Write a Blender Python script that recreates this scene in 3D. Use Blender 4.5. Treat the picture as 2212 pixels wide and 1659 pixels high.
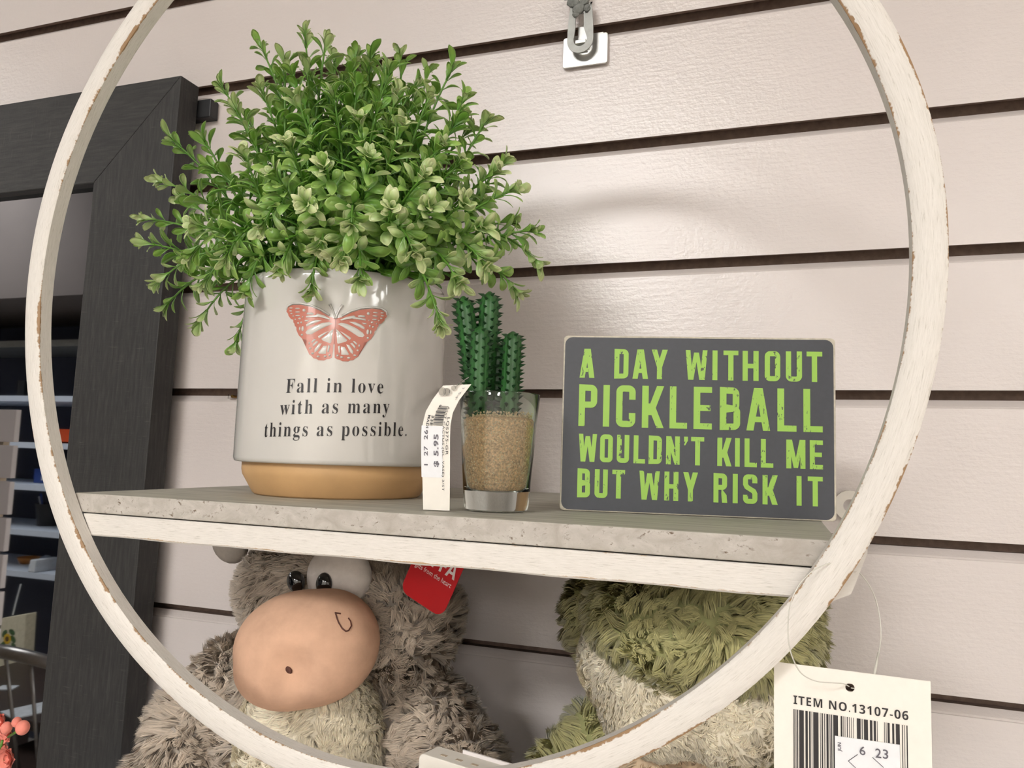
import bpy, bmesh, math, random
import numpy as np
from mathutils import Vector, Matrix, kdtree, noise as mnoise

random.seed(7)
rng = np.random.default_rng(7)
PI = math.pi
for o in list(bpy.data.objects):
    bpy.data.objects.remove(o)
SC = bpy.context.scene
COL = SC.collection

# ------------------------------------------------------------------ camera
CAM = np.array([0.0, -0.59053, 1.5])
FPX, CX, CY = 1648.6, 1106.0, 829.5
YAW, PIT, ROL = -0.33334, 0.09361, 0.03252


def _basis():
    cy, sy = math.cos(YAW), math.sin(YAW)
    cp, sp = math.cos(PIT), math.sin(PIT)
    fw = np.array([sy * cp, cy * cp, sp])
    rt = np.array([cy, -sy, 0.0])
    up = np.cross(rt, fw)
    cr, sr = math.cos(ROL), math.sin(ROL)
    return rt * cr + up * sr, -rt * sr + up * cr, fw


RT, UP, FW = _basis()
cd = bpy.data.cameras.new('camera')
cam = bpy.data.objects.new('camera', cd)
COL.objects.link(cam)
cd.sensor_width = 36.0
cd.lens = FPX / 2212 * 36.0
cd.clip_start = 0.01
m = Matrix.Identity(4)
for i in range(3):
    m[i][0], m[i][1], m[i][2], m[i][3] = RT[i], UP[i], -FW[i], CAM[i]
cam.matrix_world = m
SC.camera = cam


def at(x, y, Y=None, X=None, Z=None):
    """survey helper: where the sight line of a photo pixel meets a real plane of the room"""
    d = FW * FPX + RT * (x - CX) - UP * (y - CY)
    if Y is not None:
        t = (Y - CAM[1]) / d[1]
    elif X is not None:
        t = (X - CAM[0]) / d[0]
    else:
        t = (Z - CAM[2]) / d[2]
    return CAM + t * d


# ------------------------------------------------------------------ world, exposure
W = bpy.data.worlds.new('world')
SC.world = W
W.use_nodes = True
W.node_tree.nodes['Background'].inputs[0].default_value = (0.9, 0.93, 1.0, 1)
W.node_tree.nodes['Background'].inputs[1].default_value = 0.05
SC.view_settings.view_transform = 'Standard'
SC.view_settings.look = 'None'
SC.view_settings.gamma = 1
SC.view_settings.use_curve_mapping = False
SC.view_settings.exposure = 0.38
SC.cycles.use_denoising = True
SC.cycles.max_bounces = 10
SC.cycles.transmission_bounces = 10
SC.cycles.transparent_max_bounces = 16
SC.cycles.caustics_refractive = True
SC.cycles.sample_clamp_indirect = 4.0

LAMP_STRENGTH = {'key': 57.0, 'side': 10.0, 'rear': 30.0, 'left': 10.0}


# ------------------------------------------------------------------ materials
def srgb(r, g, b):
    def f(c):
        c /= 255.0
        return c / 12.92 if c <= 0.04045 else ((c + 0.055) / 1.055) ** 2.4
    return (f(r), f(g), f(b), 1.0)


class NT:
    def __init__(s, name):
        s.m = bpy.data.materials.new(name)
        s.m.use_nodes = True
        s.t = s.m.node_tree
        s.b = s.t.nodes['Principled BSDF']

    def n(s, kind, **kw):
        nd = s.t.nodes.new(kind)
        for k, v in kw.items():
            if k.startswith('_'):
                setattr(nd, k[1:], v)
            else:
                nd.inputs[k].default_value = v
        return nd

    def l(s, a, b):
        s.t.links.new(a, b)

    def coord(s, kind='Object', scale=(1, 1, 1)):
        tc = s.n('ShaderNodeTexCoord')
        mp = s.n('ShaderNodeMapping')
        mp.inputs['Scale'].default_value = scale
        s.l(tc.outputs[kind], mp.inputs[0])
        return mp.outputs[0]

    def noise(s, vec, scale=10, detail=4, rough=0.6, dist=0):
        nd = s.n('ShaderNodeTexNoise', Scale=scale, Detail=detail, Roughness=rough, Distortion=dist)
        s.l(vec, nd.inputs['Vector'])
        return nd.outputs['Fac']

    def ramp(s, fac, stops):
        r = s.n('ShaderNodeValToRGB')
        e = r.color_ramp.elements
        while len(e) < len(stops):
            e.new(0.5)
        for el, (p, c) in zip(e, stops):
            el.position = p
            el.color = c if len(c) == 4 else (*c, 1)
        s.l(fac, r.inputs[0])
        return r.outputs[0]

    def mix(s, fac, a, b):
        mx = s.n('ShaderNodeMix', _data_type='RGBA')
        if isinstance(fac, float):
            mx.inputs[0].default_value = fac
        else:
            s.l(fac, mx.inputs[0])
        for idx, v in ((6, a), (7, b)):
            if isinstance(v, tuple):
                mx.inputs[idx].default_value = v
            else:
                s.l(v, mx.inputs[idx])
        return mx.outputs[2]

    def math(s, op, a, b=None):
        nd = s.n('ShaderNodeMath', _operation=op)
        for i, v in enumerate((a, b)):
            if v is None:
                continue
            if isinstance(v, (int, float)):
                nd.inputs[i].default_value = v
            else:
                s.l(v, nd.inputs[i])
        return nd.outputs[0]

    def bump(s, h, strength=0.3, dist=0.001):
        bp = s.n('ShaderNodeBump', Strength=strength, Distance=dist)
        s.l(h, bp.inputs['Height'])
        s.l(bp.outputs[0], s.b.inputs['Normal'])

    def color(s, c):
        if isinstance(c, tuple):
            s.b.inputs['Base Color'].default_value = c
        else:
            s.l(c, s.b.inputs['Base Color'])


def simple(name, rgb, rough=0.5, metal=0.0, var=0.06, scale=60, bump=0.1, bdist=0.0005, spec=0.5, coat=0.0, aspect=(1, 1, 1)):
    t = NT(name)
    c = srgb(*rgb)
    v = t.coord('Object', aspect)
    f = t.noise(v, scale, 5)
    lo = tuple(x * (1 - var * 2) for x in c[:3]) + (1,)
    hi = tuple(min(1, x * (1 + var * 2)) for x in c[:3]) + (1,)
    t.color(t.ramp(f, [(0.3, lo), (0.7, hi)]))
    t.b.inputs['Roughness'].default_value = rough
    t.b.inputs['Metallic'].default_value = metal
    t.b.inputs['Specular IOR Level'].default_value = spec
    t.b.inputs['Coat Weight'].default_value = coat
    t.b.inputs['Coat Roughness'].default_value = 0.05
    if bump:
        t.bump(f, bump, bdist)
    return t.m


def mat_slat():
    t = NT('painted_slatwall')
    v = t.coord('Object', (6, 1, 40))
    v2 = t.coord('Object')
    fine = t.noise(v2, 260, 3)
    st = t.noise(v, 9, 4)
    blot = t.noise(v2, 3, 3)
    base = t.ramp(blot, [(0.3, srgb(205, 195, 191)), (0.7, srgb(212, 203, 199))])
    t.color(base)
    t.b.inputs['Roughness'].default_value = 0.31
    t.b.inputs['Specular IOR Level'].default_value = 0.8
    h = t.math('ADD', t.math('MULTIPLY', fine, 0.65), t.math('MULTIPLY', st, 0.5))
    t.bump(h, 0.6, 0.0009)
    return t.m


def mat_whitewash(name, edge_u=True, brown=(150, 118, 84)):
    """white chipped paint: UV x runs along the piece (metres), UV y across it (0..1)"""
    t = NT(name)
    uv = t.n('ShaderNodeUVMap').outputs[0]
    mp = t.n('ShaderNodeMapping')
    mp.inputs['Scale'].default_value = (14, 2.4, 1)
    t.l(uv, mp.inputs[0])
    streak = t.noise(mp.outputs[0], 9, 7, 0.72, 0.3)
    mp2 = t.n('ShaderNodeMapping')
    mp2.inputs['Scale'].default_value = (60, 1.2, 1)
    t.l(uv, mp2.inputs[0])
    chips = t.noise(mp2.outputs[0], 4, 5, 0.7)
    mp3 = t.n('ShaderNodeMapping')
    mp3.inputs['Scale'].default_value = (7, 0.3, 1)
    t.l(uv, mp3.inputs[0])
    longn = t.noise(mp3.outputs[0], 2.2, 3)
    white = t.ramp(streak, [(0.30, srgb(176, 168, 156)), (0.42, srgb(214, 208, 200)), (0.62, srgb(224, 218, 211))])
    sep = t.n('ShaderNodeSeparateXYZ')
    t.l(uv, sep.inputs[0])
    # distance to the worn edges
    d = t.math('ABSOLUTE', t.math('SUBTRACT', sep.outputs[1], 0.5))
    e = t.math('MULTIPLY', d, 2.0)
    wob = t.math('ADD', e, t.math('MULTIPLY', t.math('SUBTRACT', longn, 0.5), 0.55))
    wob = t.math('ADD', wob, t.math('MULTIPLY', t.math('SUBTRACT', chips, 0.5), 0.30))
    k = t.ramp(wob, [(0.97, (0, 0, 0)), (1.04, (1, 1, 1))])
    col = t.mix(k, white, srgb(*brown))
    ch = t.ramp(chips, [(0.70, (0, 0, 0)), (0.76, (1, 1, 1))])
    col = t.mix(t.math('MULTIPLY', ch, 0.65), col, srgb(138, 124, 106))
    t.color(col)
    t.b.inputs['Roughness'].default_value = 0.55
    t.bump(streak, 0.35, 0.0008)
    return t.m


def mat_grey_board():
    t = NT('grey_washed_wood')
    v = t.coord('Object', (2.2, 26, 26))
    g = t.noise(v, 7, 6, 0.65, 0.4)
    t.color(t.ramp(g, [(0.3, srgb(138, 133, 121)), (0.5, srgb(166, 162, 150)), (0.7, srgb(184, 180, 168))]))
    t.b.inputs['Roughness'].default_value = 0.6
    t.bump(g, 0.25, 0.0006)
    return t.m


def mat_grey_edge():
    t = NT('rough_grey_board_edge')
    v = t.coord('Object', (1, 1, 1.4))
    g = t.noise(v, 330, 6, 0.7, 0.6)
    g2 = t.noise(v, 90, 4, 0.6, 0.8)
    base = t.ramp(g2, [(0.3, srgb(166, 158, 148)), (0.7, srgb(192, 186, 178))])
    f = t.math('MULTIPLY', t.ramp(g, [(0.56, (0, 0, 0)), (0.64, (1, 1, 1))]), t.ramp(g2, [(0.45, (0, 0, 0)), (0.58, (1, 1, 1))]))
    t.color(t.mix(f, base, srgb(108, 92, 76)))
    t.b.inputs['Roughness'].default_value = 0.8
    t.bump(g, 0.5, 0.0008)
    return t.m


def mat_black_wood():
    t = NT('black_stained_wood')
    uv = t.n('ShaderNodeUVMap').outputs[0]

    def mp(sx, sy):
        q = t.n('ShaderNodeMapping')
        q.inputs['Scale'].default_value = (sx, sy, 1)
        t.l(uv, q.inputs[0])
        return q.outputs[0]
    grain = t.noise(mp(14, 150), 2.2, 6, 0.7, 0.2)
    cross = t.noise(mp(420, 26), 1.6, 4, 0.7)
    big = t.noise(mp(5, 20), 1.2, 3)
    gmask = t.ramp(big, [(0.42, (0, 0, 0)), (0.62, (1, 1, 1))])
    base = t.ramp(grain, [(0.35, srgb(38, 37, 37)), (0.5, srgb(46, 45, 44)), (0.72, srgb(60, 58, 56))])
    cr = t.ramp(cross, [(0.60, (0, 0, 0)), (0.74, (1, 1, 1))])
    c = t.mix(t.math('MULTIPLY', t.math('MULTIPLY', cr, gmask), 0.7), base, srgb(92, 88, 83))
    t.color(c)
    t.b.inputs['Roughness'].default_value = 0.55
    t.b.inputs['Specular IOR Level'].default_value = 0.35
    t.bump(t.math('ADD', grain, cross), 0.25, 0.0005)
    return t.m


def mat_leaf(name, attr=True):
    t = NT(name)
    a = t.n('ShaderNodeAttribute', _attribute_name='Col')
    v = t.coord('Object')
    f = t.noise(v, 260, 3)
    c = t.mix(t.math('MULTIPLY', f, 0.25), a.outputs['Color'], srgb(60, 110, 30))
    t.color(c)
    t.b.inputs['Roughness'].default_value = 0.36
    t.b.inputs['Specular IOR Level'].default_value = 0.5
    t.b.inputs['Subsurface Weight'].default_value = 0.25
    t.b.inputs['Subsurface Radius'].default_value = (0.4, 0.8, 0.2)
    t.b.inputs['Subsurface Scale'].default_value = 0.002
    t.bump(f, 0.15, 0.0004)
    return t.m


def mat_fur(name, rgb, rgb2, rough=0.75):
    t = NT(name)
    a = t.n('ShaderNodeAttribute', _attribute_name='Col')
    v = t.coord('Object')
    f = t.noise(v, 40, 3)
    c = t.mix(f, srgb(*rgb), srgb(*rgb2))
    mx = t.n('ShaderNodeMix', _data_type='RGBA', _blend_type='MULTIPLY')
    mx.inputs[0].default_value = 1.0
    t.l(c, mx.inputs[6])
    t.l(a.outputs['Color'], mx.inputs[7])
    t.color(mx.outputs[2])
    tr = t.n('ShaderNodeBsdfTranslucent')
    t.l(mx.outputs[2], tr.inputs[0])
    ms = t.n('ShaderNodeMixShader')
    ms.inputs[0].default_value = 0.2
    t.l(t.b.outputs[0], ms.inputs[1])
    t.l(tr.outputs[0], ms.inputs[2])
    t.l(ms.outputs[0], t.t.nodes['Material Output'].inputs[0])
    t.b.inputs['Roughness'].default_value = rough
    t.b.inputs['Specular IOR Level'].default_value = 0.2
    t.b.inputs['Sheen Weight'].default_value = 0.3
    return t.m


def mat_glass(name, tint=(0.93, 0.98, 0.95, 1), rough=0.0, ior=1.47):
    t = NT(name)
    t.b.inputs['Base Color'].default_value = tint
    t.b.inputs['Transmission Weight'].default_value = 1.0
    t.b.inputs['Roughness'].default_value = rough
    t.b.inputs['IOR'].default_value = ior
    return t.m


def mat_emit(name, rgb, strength):
    t = NT(name)
    t.b.inputs['Base Color'].default_value = (0.8, 0.8, 0.8, 1)
    t.b.inputs['Emission Color'].default_value = rgb
    t.b.inputs['Emission Strength'].default_value = strength
    return t.m


def mat_glaze(name, rgb):
    t = NT(name)
    v = t.coord('Object')
    f = t.noise(v, 45, 2)
    c = srgb(*rgb)
    t.color(t.ramp(f, [(0.3, tuple(x * 0.97 for x in c[:3]) + (1,)), (0.7, c)]))
    t.b.inputs['Roughness'].default_value = 0.12
    t.b.inputs['Specular IOR Level'].default_value = 0.6
    t.b.inputs['Coat Weight'].default_value = 0.6
    t.b.inputs['Coat Roughness'].default_value = 0.04
    t.bump(f, 0.12, 0.0012)
    return t.m


def mat_print(name, ink, ground, amount=0.62):
    """printed ink with small worn flecks where the ground shows through"""
    t = NT(name)
    v = t.coord('Object', (1, 1, 0.45))
    f = t.noise(v, 620, 3, 0.6)
    g = t.noise(v, 60, 2)
    k = t.math('MULTIPLY', t.ramp(f, [(amount, (0, 0, 0)), (amount + 0.03, (1, 1, 1))]), t.ramp(g, [(0.45, (0, 0, 0)), (0.55, (1, 1, 1))]))
    t.color(t.mix(k, srgb(*ink), srgb(*ground)))
    t.b.inputs['Roughness'].default_value = 0.5
    return t.m


M = {
    'slat': mat_slat(),
    'core': simple('fibreboard_core', (116, 96, 85), 0.85, var=0.1, scale=200),
    'ring': mat_whitewash('whitewashed_ring_wood'),
    'rail': mat_whitewash('whitewashed_rail_wood', brown=(176, 148, 112)),
    'board': mat_grey_board(),
    'board_edge': mat_grey_edge(),
    'black': mat_black_wood(),
    'leaf': mat_leaf('plastic_leaf'),
    'stem': simple('plastic_stem', (86, 130, 44), 0.45),
    'glaze': mat_glaze('white_glaze', (206, 202, 196)),
    'salmon': mat_glaze('salmon_glaze', (186, 114, 98)),
    'tan': simple('tan_stoneware', (200, 160, 112), 0.5, var=0.04, scale=30, bump=0.1),
    'ink': simple('black_ink', (34, 30, 32), 0.45, var=0.02),
    'soil': simple('dark_filler', (34, 32, 22), 0.9, var=0.3, scale=300, bump=0.6, bdist=0.002),
    'signbody': simple('charcoal_sign_paint', (60, 62, 68), 0.5, var=0.03, scale=400, bump=0.12, bdist=0.0003),
    'signedge': simple('worn_cream_edge', (186, 178, 162), 0.7, var=0.1, scale=300),
    'lime': mat_print('lime_print', (146, 188, 78), (66, 72, 62)),
    'glass': mat_glass('clear_glass'),
    'sand': simple('sand_fill', (206, 168, 128), 0.7, var=0.28, scale=900, bump=0.7, bdist=0.0008),
    'grain': simple('sand_grain', (222, 192, 154), 0.4, var=0.25, scale=350, bump=0.2),
    'cactus': simple('cactus_plastic', (36, 82, 34), 0.45, var=0.25, scale=70, bump=0.2),
    'cactus_tip': simple('cactus_thorn', (22, 56, 26), 0.45, var=0.3, scale=200, bump=0.1),
    'card': simple('white_card', (232, 226, 216), 0.6, var=0.01, scale=200, bump=0.08, bdist=0.0002),
    'sticker': simple('thermal_sticker', (226, 226, 228), 0.45, var=0.01, scale=300, bump=0.15, bdist=0.0002),
    'greyink': simple('faded_ink', (92, 88, 96), 0.5, var=0.1, scale=500, bump=0),
    'clear': mat_glass('clear_plastic', (0.95, 0.95, 0.94, 1), 0.12, 1.3),
    'string': simple('clear_nylon_string', (206, 202, 192), 0.25, var=0.02, bump=0),
    'steel': simple('zinc_plated_steel', (214, 214, 212), 0.28, metal=0.9, var=0.04, scale=120, bump=0.1, bdist=0.0003),
    'steel_dull': simple('dull_steel', (150, 150, 146), 0.45, metal=0.6, var=0.06, scale=120),
    'putty': simple('grey_putty', (120, 122, 118), 0.7, var=0.15, scale=120, bump=0.6, bdist=0.002),
    'red': simple('red_card', (190, 18, 26), 0.4, var=0.02, bump=0.05),
    'whiteink': simple('white_print', (236, 228, 226), 0.5, var=0.0, bump=0),
    'muzzle': simple('peach_plush', (206, 166, 140), 0.85, var=0.05, scale=60, bump=0.5, bdist=0.0008, spec=0.15),
    'eyewhite': simple('white_felt', (214, 206, 200), 0.85, var=0.03, scale=200, bump=0.3, spec=0.1),
    'eyeblack': simple('black_bead', (8, 8, 9), 0.08, var=0, bump=0, coat=1.0),
    'thread': simple('brown_thread', (78, 40, 28), 0.7, var=0.1, scale=600),
    'ear': simple('taupe_velour', (130, 121, 112), 0.85, var=0.06, scale=120, bump=0.4, spec=0.15),
    'furskin': simple('taupe_backing', (170, 160, 150), 0.95, var=0.1, scale=60, bump=0.3, spec=0.05),
    'fur_grey': mat_fur('taupe_fur', (220, 204, 186), (200, 184, 167)),
    'creamskin': simple('cream_backing', (234, 225, 205), 0.95, var=0.05, scale=60, bump=0.5, spec=0.05),
    'fur_cream': mat_fur('cream_fur', (255, 246, 224), (250, 238, 212)),
    'greenskin': simple('olive_backing', (160, 160, 112), 0.95, var=0.1, scale=60, bump=0.3, spec=0.05),
    'fur_green': mat_fur('olive_fur', (212, 206, 152), (196, 190, 134)),
    'peachskin': simple('pale_peach_backing', (224, 200, 170), 0.95, var=0.05, scale=60, bump=0.5, spec=0.05),
    'fur_peach': mat_fur('pale_peach_fur', (236, 214, 184), (226, 202, 172)),
    'mirror': simple('mirror_silver', (196, 200, 206), 0.02, metal=1.0, var=0, bump=0),
    'room_dark': simple('dark_soffit_paint', (98, 90, 86), 0.9, var=0.05, scale=2),
    'room_navy': simple('navy_grey_paint', (56, 60, 74), 0.9, var=0.05, scale=2),
    'room_wall': simple('room_wall_paint', (226, 221, 215), 0.9, var=0.03, scale=2),
    'floor': simple('floor_vinyl', (176, 168, 160), 0.5, var=0.08, scale=6),
    'ceiling': simple('ceiling_tile', (228, 225, 220), 0.95, var=0.04, scale=80, bump=0.4, bdist=0.004),
    'shelfwhite': simple('white_laminate', (206, 214, 226), 0.5, var=0.02),
    'blue': simple('blue_carton', (40, 72, 150), 0.6),
    'orange': simple('orange_crate', (214, 78, 28), 0.5),
    'bucket': simple('black_wire_basket', (24, 24, 26), 0.5),
    'wrap': simple('crinkled_cellophane', (178, 186, 198), 0.25, var=0.2, scale=40, bump=1.0, bdist=0.01),
    'wood_dark': simple('dark_walnut', (58, 44, 38), 0.4, var=0.15, scale=12, aspect=(1, 8, 1)),
    'chair_metal': simple('brushed_chair_metal', (150, 146, 142), 0.3, metal=0.9),
    'bagcream': simple('cream_bag_paper', (226, 218, 190), 0.6),
    'green': simple('leaf_green_print', (46, 92, 48), 0.6, var=0.3, scale=120),
    'yellow': simple('sunflower_yellow', (228, 186, 44), 0.6),
    'brown': simple('seed_brown', (70, 44, 24), 0.7),
    'petal': simple('coral_petal', (226, 134, 118), 0.7, var=0.12, scale=60),
    'paper': simple('paper_white', (214, 218, 222), 0.7),
    'brass': simple('brass_pin', (190, 150, 80), 0.25, metal=1.0, var=0.05),
    'amber': simple('amber_tin', (186, 120, 52), 0.4),
    'pale_tan': simple('pale_canvas', (196, 178, 156), 0.8),
}
M['panel_light'] = {k: mat_emit('troffer_glow_' + k, (1.0, 0.993, 0.965, 1), v) for k, v in LAMP_STRENGTH.items()}


# ------------------------------------------------------------------ builders
def wloc(o):
    v = Vector((0, 0, 0))
    while o is not None:
        v = v + o.location
        o = o.parent
    return v


def tag(o, label=None, cat=None, group=None, kind=None):
    for k, v in (('label', label), ('category', cat), ('group', group), ('kind', kind)):
        if v:
            o[k] = v
    return o


def empty(name, loc, label, cat, group=None, kind=None):
    o = bpy.data.objects.new(name, None)
    COL.objects.link(o)
    o.location = Vector(loc)
    o.empty_display_size = 0.02
    return tag(o, label, cat, group, kind)


def mesh(name, vs, fs, mat, parent=None, smooth=False, uvs=None, cols=None, matidx=None, auto=None):
    """vs in world coordinates; stored relative to the thing's base"""
    me = bpy.data.meshes.new(name)
    off = np.array(wloc(parent)) if parent is not None else np.zeros(3)
    V = np.asarray(vs, float) - off
    me.from_pydata(V.tolist(), [], [list(map(int, f)) for f in fs])
    mats = mat if isinstance(mat, (list, tuple)) else [mat]
    for mm in mats:
        me.materials.append(mm)
    if matidx is not None:
        me.polygons.foreach_set('material_index', matidx)
    if uvs is not None:
        lay = me.uv_layers.new(name='UVMap')
        li = np.zeros(len(me.loops), int)
        me.loops.foreach_get('vertex_index', li)
        uv = np.asarray(uvs, float)[li]
        lay.data.foreach_set('uv', uv.ravel())
    if cols is not None:
        a = me.color_attributes.new('Col', 'FLOAT_COLOR', 'POINT')
        c = np.ones((len(V), 4))
        c[:, :3] = cols
        a.data.foreach_set('color', c.ravel())
    if smooth:
        me.polygons.foreach_set('use_smooth', [True] * len(me.polygons))
        if auto:
            me.set_sharp_from_angle(angle=math.radians(auto))
    me.update()
    o = bpy.data.objects.new(name, me)
    COL.objects.link(o)
    if parent is not None:
        o.parent = parent
    return o


class B:
    """collects simple solids for ONE mesh"""
    def __init__(s):
        s.v, s.f, s.m = [], [], []

    def add(s, vs, fs, mi=0):
        n = len(s.v)
        s.v += [tuple(map(float, v)) for v in vs]
        s.f += [[i + n for i in f] for f in fs]
        s.m += [mi] * len(fs)
        return s

    def box(s, lo, hi, mi=0):
        x0, y0, z0 = lo
        x1, y1, z1 = hi
        vs = [(x0, y0, z0), (x1, y0, z0), (x1, y1, z0), (x0, y1, z0), (x0, y0, z1), (x1, y0, z1), (x1, y1, z1), (x0, y1, z1)]
        return s.add(vs, [(0, 3, 2, 1), (4, 5, 6, 7), (0, 1, 5, 4), (1, 2, 6, 5), (2, 3, 7, 6), (3, 0, 4, 7)], mi)

    def tube(s, pts, r, n=8, mi=0, cap=True):
        P = [Vector(p) for p in pts]
        rs = r if isinstance(r, (list, tuple)) else [r] * len(P)
        ref = Vector((0.13, 0.31, 0.94))
        vs, fs = [], []
        prev = None
        for i, p in enumerate(P):
            d = (P[min(i + 1, len(P) - 1)] - P[max(i - 1, 0)]).normalized()
            a = prev if prev is not None else (d.cross(ref).normalized() if abs(d.dot(ref)) < 0.95 else d.cross(Vector((1, 0, 0))).normalized())
            a = (a - d * a.dot(d)).normalized()
            prev = a
            b = d.cross(a)
            for k in range(n):
                t = 2 * PI * k / n
                vs.append(p + (a * math.cos(t) + b * math.sin(t)) * rs[i])
        for i in range(len(P) - 1):
            for k in range(n):
                fs.append((i * n + k, i * n + (k + 1) % n, (i + 1) * n + (k + 1) % n, (i + 1) * n + k))
        if cap:
            fs.append(list(range(n))[::-1])
            fs.append([(len(P) - 1) * n + k for k in range(n)])
        return s.add(vs, fs, mi)

    def lathe(s, prof, c, n=64, mi=0, close=False):
        vs, fs = [], []
        for r, z in prof:
            for k in range(n):
                t = 2 * PI * k / n
                vs.append((c[0] + r * math.cos(t), c[1] + r * math.sin(t), c[2] + z))
        L = len(prof)
        for i in range(L - 1 if not close else L):
            for k in range(n):
                j = (i + 1) % L
                fs.append((i * n + k, i * n + (k + 1) % n, j * n + (k + 1) % n, j * n + k))
        return s.add(vs, fs, mi)

    def ell(s, c, r, rot=None, nu=24, nv=14, mi=0):
        vs, fs = [], []
        R = rot or Matrix.Identity(3)
        for j in range(nv + 1):
            ph = PI * j / nv
            for i in range(nu):
                th = 2 * PI * i / nu
                p = R @ Vector((r[0] * math.sin(ph) * math.cos(th), r[1] * math.sin(ph) * math.sin(th), r[2] * math.cos(ph)))
                vs.append(Vector(c) + p)
        for j in range(nv):
            for i in range(nu):
                fs.append((j * nu + i, (j + 1) * nu + i, (j + 1) * nu + (i + 1) % nu, j * nu + (i + 1) % nu))
        return s.add(vs, fs, mi)

    def prism(s, poly, org, ux, uy, depth, mi=0):
        """poly (2D) in plane org+ux*a+uy*b, thickness depth along -n (n = ux x uy)"""
        ux, uy, org = Vector(ux), Vector(uy), Vector(org)
        nrm = ux.cross(uy).normalized()
        n = len(poly)
        vs = [org + ux * a + uy * b for a, b in poly] + [org + ux * a + uy * b - nrm * depth for a, b in poly]
        fs = [list(range(n)), [i + n for i in range(n)][::-1]] + [((i + 1) % n, i, i + n, (i + 1) % n + n) for i in range(n)]
        return s.add(vs, fs, mi)

    def obj(s, name, mat, parent=None, smooth=False, auto=None, bevel=0, seg=2):
        mats = mat if isinstance(mat, (list, tuple)) else [mat]
        o = mesh(name, s.v, s.f, mats, parent, smooth, matidx=s.m, auto=auto)
        if bevel:
            bv = o.modifiers.new('bevel', 'BEVEL')
            bv.width = bevel
            bv.segments = seg
            bv.limit_method = 'ANGLE'
        return o


def rrect(x0, y0, x1, y1, r, n=5):
    pts = []
    for cx, cy, a0 in ((x1 - r, y1 - r, 0), (x0 + r, y1 - r, 90), (x0 + r, y0 + r, 180), (x1 - r, y0 + r, 270)):
        for k in range(n + 1):
            a = math.radians(a0 + 90 * k / n)
            pts.append((cx + r * math.cos(a), cy + r * math.sin(a)))
    return pts


def text2d(body, size=1.0, bold=0.0, spacing=1.0, align='LEFT', word=1.0):
    """lettering as flat 2D triangles (from Blender's built-in font)"""
    c = bpy.data.curves.new('text', 'FONT')
    c.body = body
    c.size = size
    c.offset = bold
    c.space_character = spacing
    c.space_word = word
    c.align_x = align
    c.resolution_u = 3
    o = bpy.data.objects.new('text', c)
    COL.objects.link(o)
    me = o.to_mesh()
    vs = [(v.co.x, v.co.y) for v in me.vertices]
    fs = [list(p.vertices) for p in me.polygons]
    o.to_mesh_clear()
    bpy.data.objects.remove(o)
    bpy.data.curves.remove(c)
    return vs, fs


def fit2d(vs, x0, x1, y0, y1):
    a = np.array(vs)
    lo, hi = a.min(0), a.max(0)
    s = (hi - lo)
    return [(x0 + (x - lo[0]) / s[0] * (x1 - x0), y0 + (y - lo[1]) / s[1] * (y1 - y0)) for x, y in vs]


# ================================================================== SETTING
G0 = 1.96076            # top edge of a groove; grooves every 4 inches
PITCH = 0.1016
XL, XR = -6.0, 4.0
YB = -6.5
ZC = 2.75
wall = mesh('wall_back', [(XL, .0138, 0), (XR, .0138, 0), (XR, .0138, ZC), (XL, .0138, ZC), (XL, .12, 0), (XR, .12, 0), (XR, .12, ZC), (XL, .12, ZC)],
            [(0, 1, 2, 3), (7, 6, 5, 4), (0, 3, 7, 4), (1, 5, 6, 2), (3, 2, 6, 7), (0, 4, 5, 1)], M['core'])
tag(wall, 'slatwall of wide pale horizontal boards with dark grooves between', None, None, 'structure')
prof = [(0, 0.0), (0, PITCH - .0125), (.0004, PITCH - .0122), (.0009, PITCH - .0122), (.0016, PITCH - .0110), (.0063, PITCH - .0064), (.0135, PITCH - .0064), (.0135, .007), (.004, .007), (.004, .0004), (.0004, 0)]
base_me = None
SX0, SX1 = -2.2, 1.6
for i in range(-8, 19):
    z = G0 - PITCH * (i + 1)
    if z < 0.02 or z + PITCH > ZC:
        continue
    if base_me is None:
        v = [(SX0, y, zz) for y, zz in prof] + [(SX1, y, zz) for y, zz in prof]
        n = len(prof)
        f = [list(range(n)), list(range(n, 2 * n))[::-1]] + [(k + n, (k + 1) % n + n, (k + 1) % n, k) for k in range(n)]
        o = mesh('slat', v, f, [M['slat'], M['core']])
        base_me = o.data
        for p in base_me.polygons:
            if abs(p.center.y) > 0.0065 or (p.normal.z < -.5 and p.center.y > .0003) or (abs(p.normal.y) > .9 and p.center.y > .003):
                p.material_index = 1
    else:
        o = bpy.data.objects.new('slat', base_me)
        COL.objects.link(o)
    o.location.z = z
    o.parent = wall
# plain wall left and right of the slatted run
b = B().box((XL, 0, 0), (SX0, .017, ZC)).box((SX1, 0, 0), (XR, .017, ZC))
b.obj('wall_panel', M['room_wall'], wall)
tag(B().box((XL, YB, -.05), (XR, .1, 0)).obj('floor', M['floor']), 'grey floor', None, None, 'structure')
tag(B().box((XL, YB, ZC), (XR, .1, ZC + .05)).obj('ceiling', M['ceiling']), 'white tiled ceiling', None, None, 'structure')
tag(B().box((XL - .1, YB, 0), (XL, .1, ZC)).obj('wall_left', M['room_wall']), 'dark side wall', None, None, 'structure')
tag(B().box((XR, YB, 0), (XR + .1, .1, ZC)).obj('wall_right', M['room_wall']), 'plain side wall', None, None, 'structure')
tag(B().box((XL, YB - .1, 0), (XR, YB, ZC)).obj('wall_front', M['room_wall']), 'plain wall behind the camera', None, None, 'structure')


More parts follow.
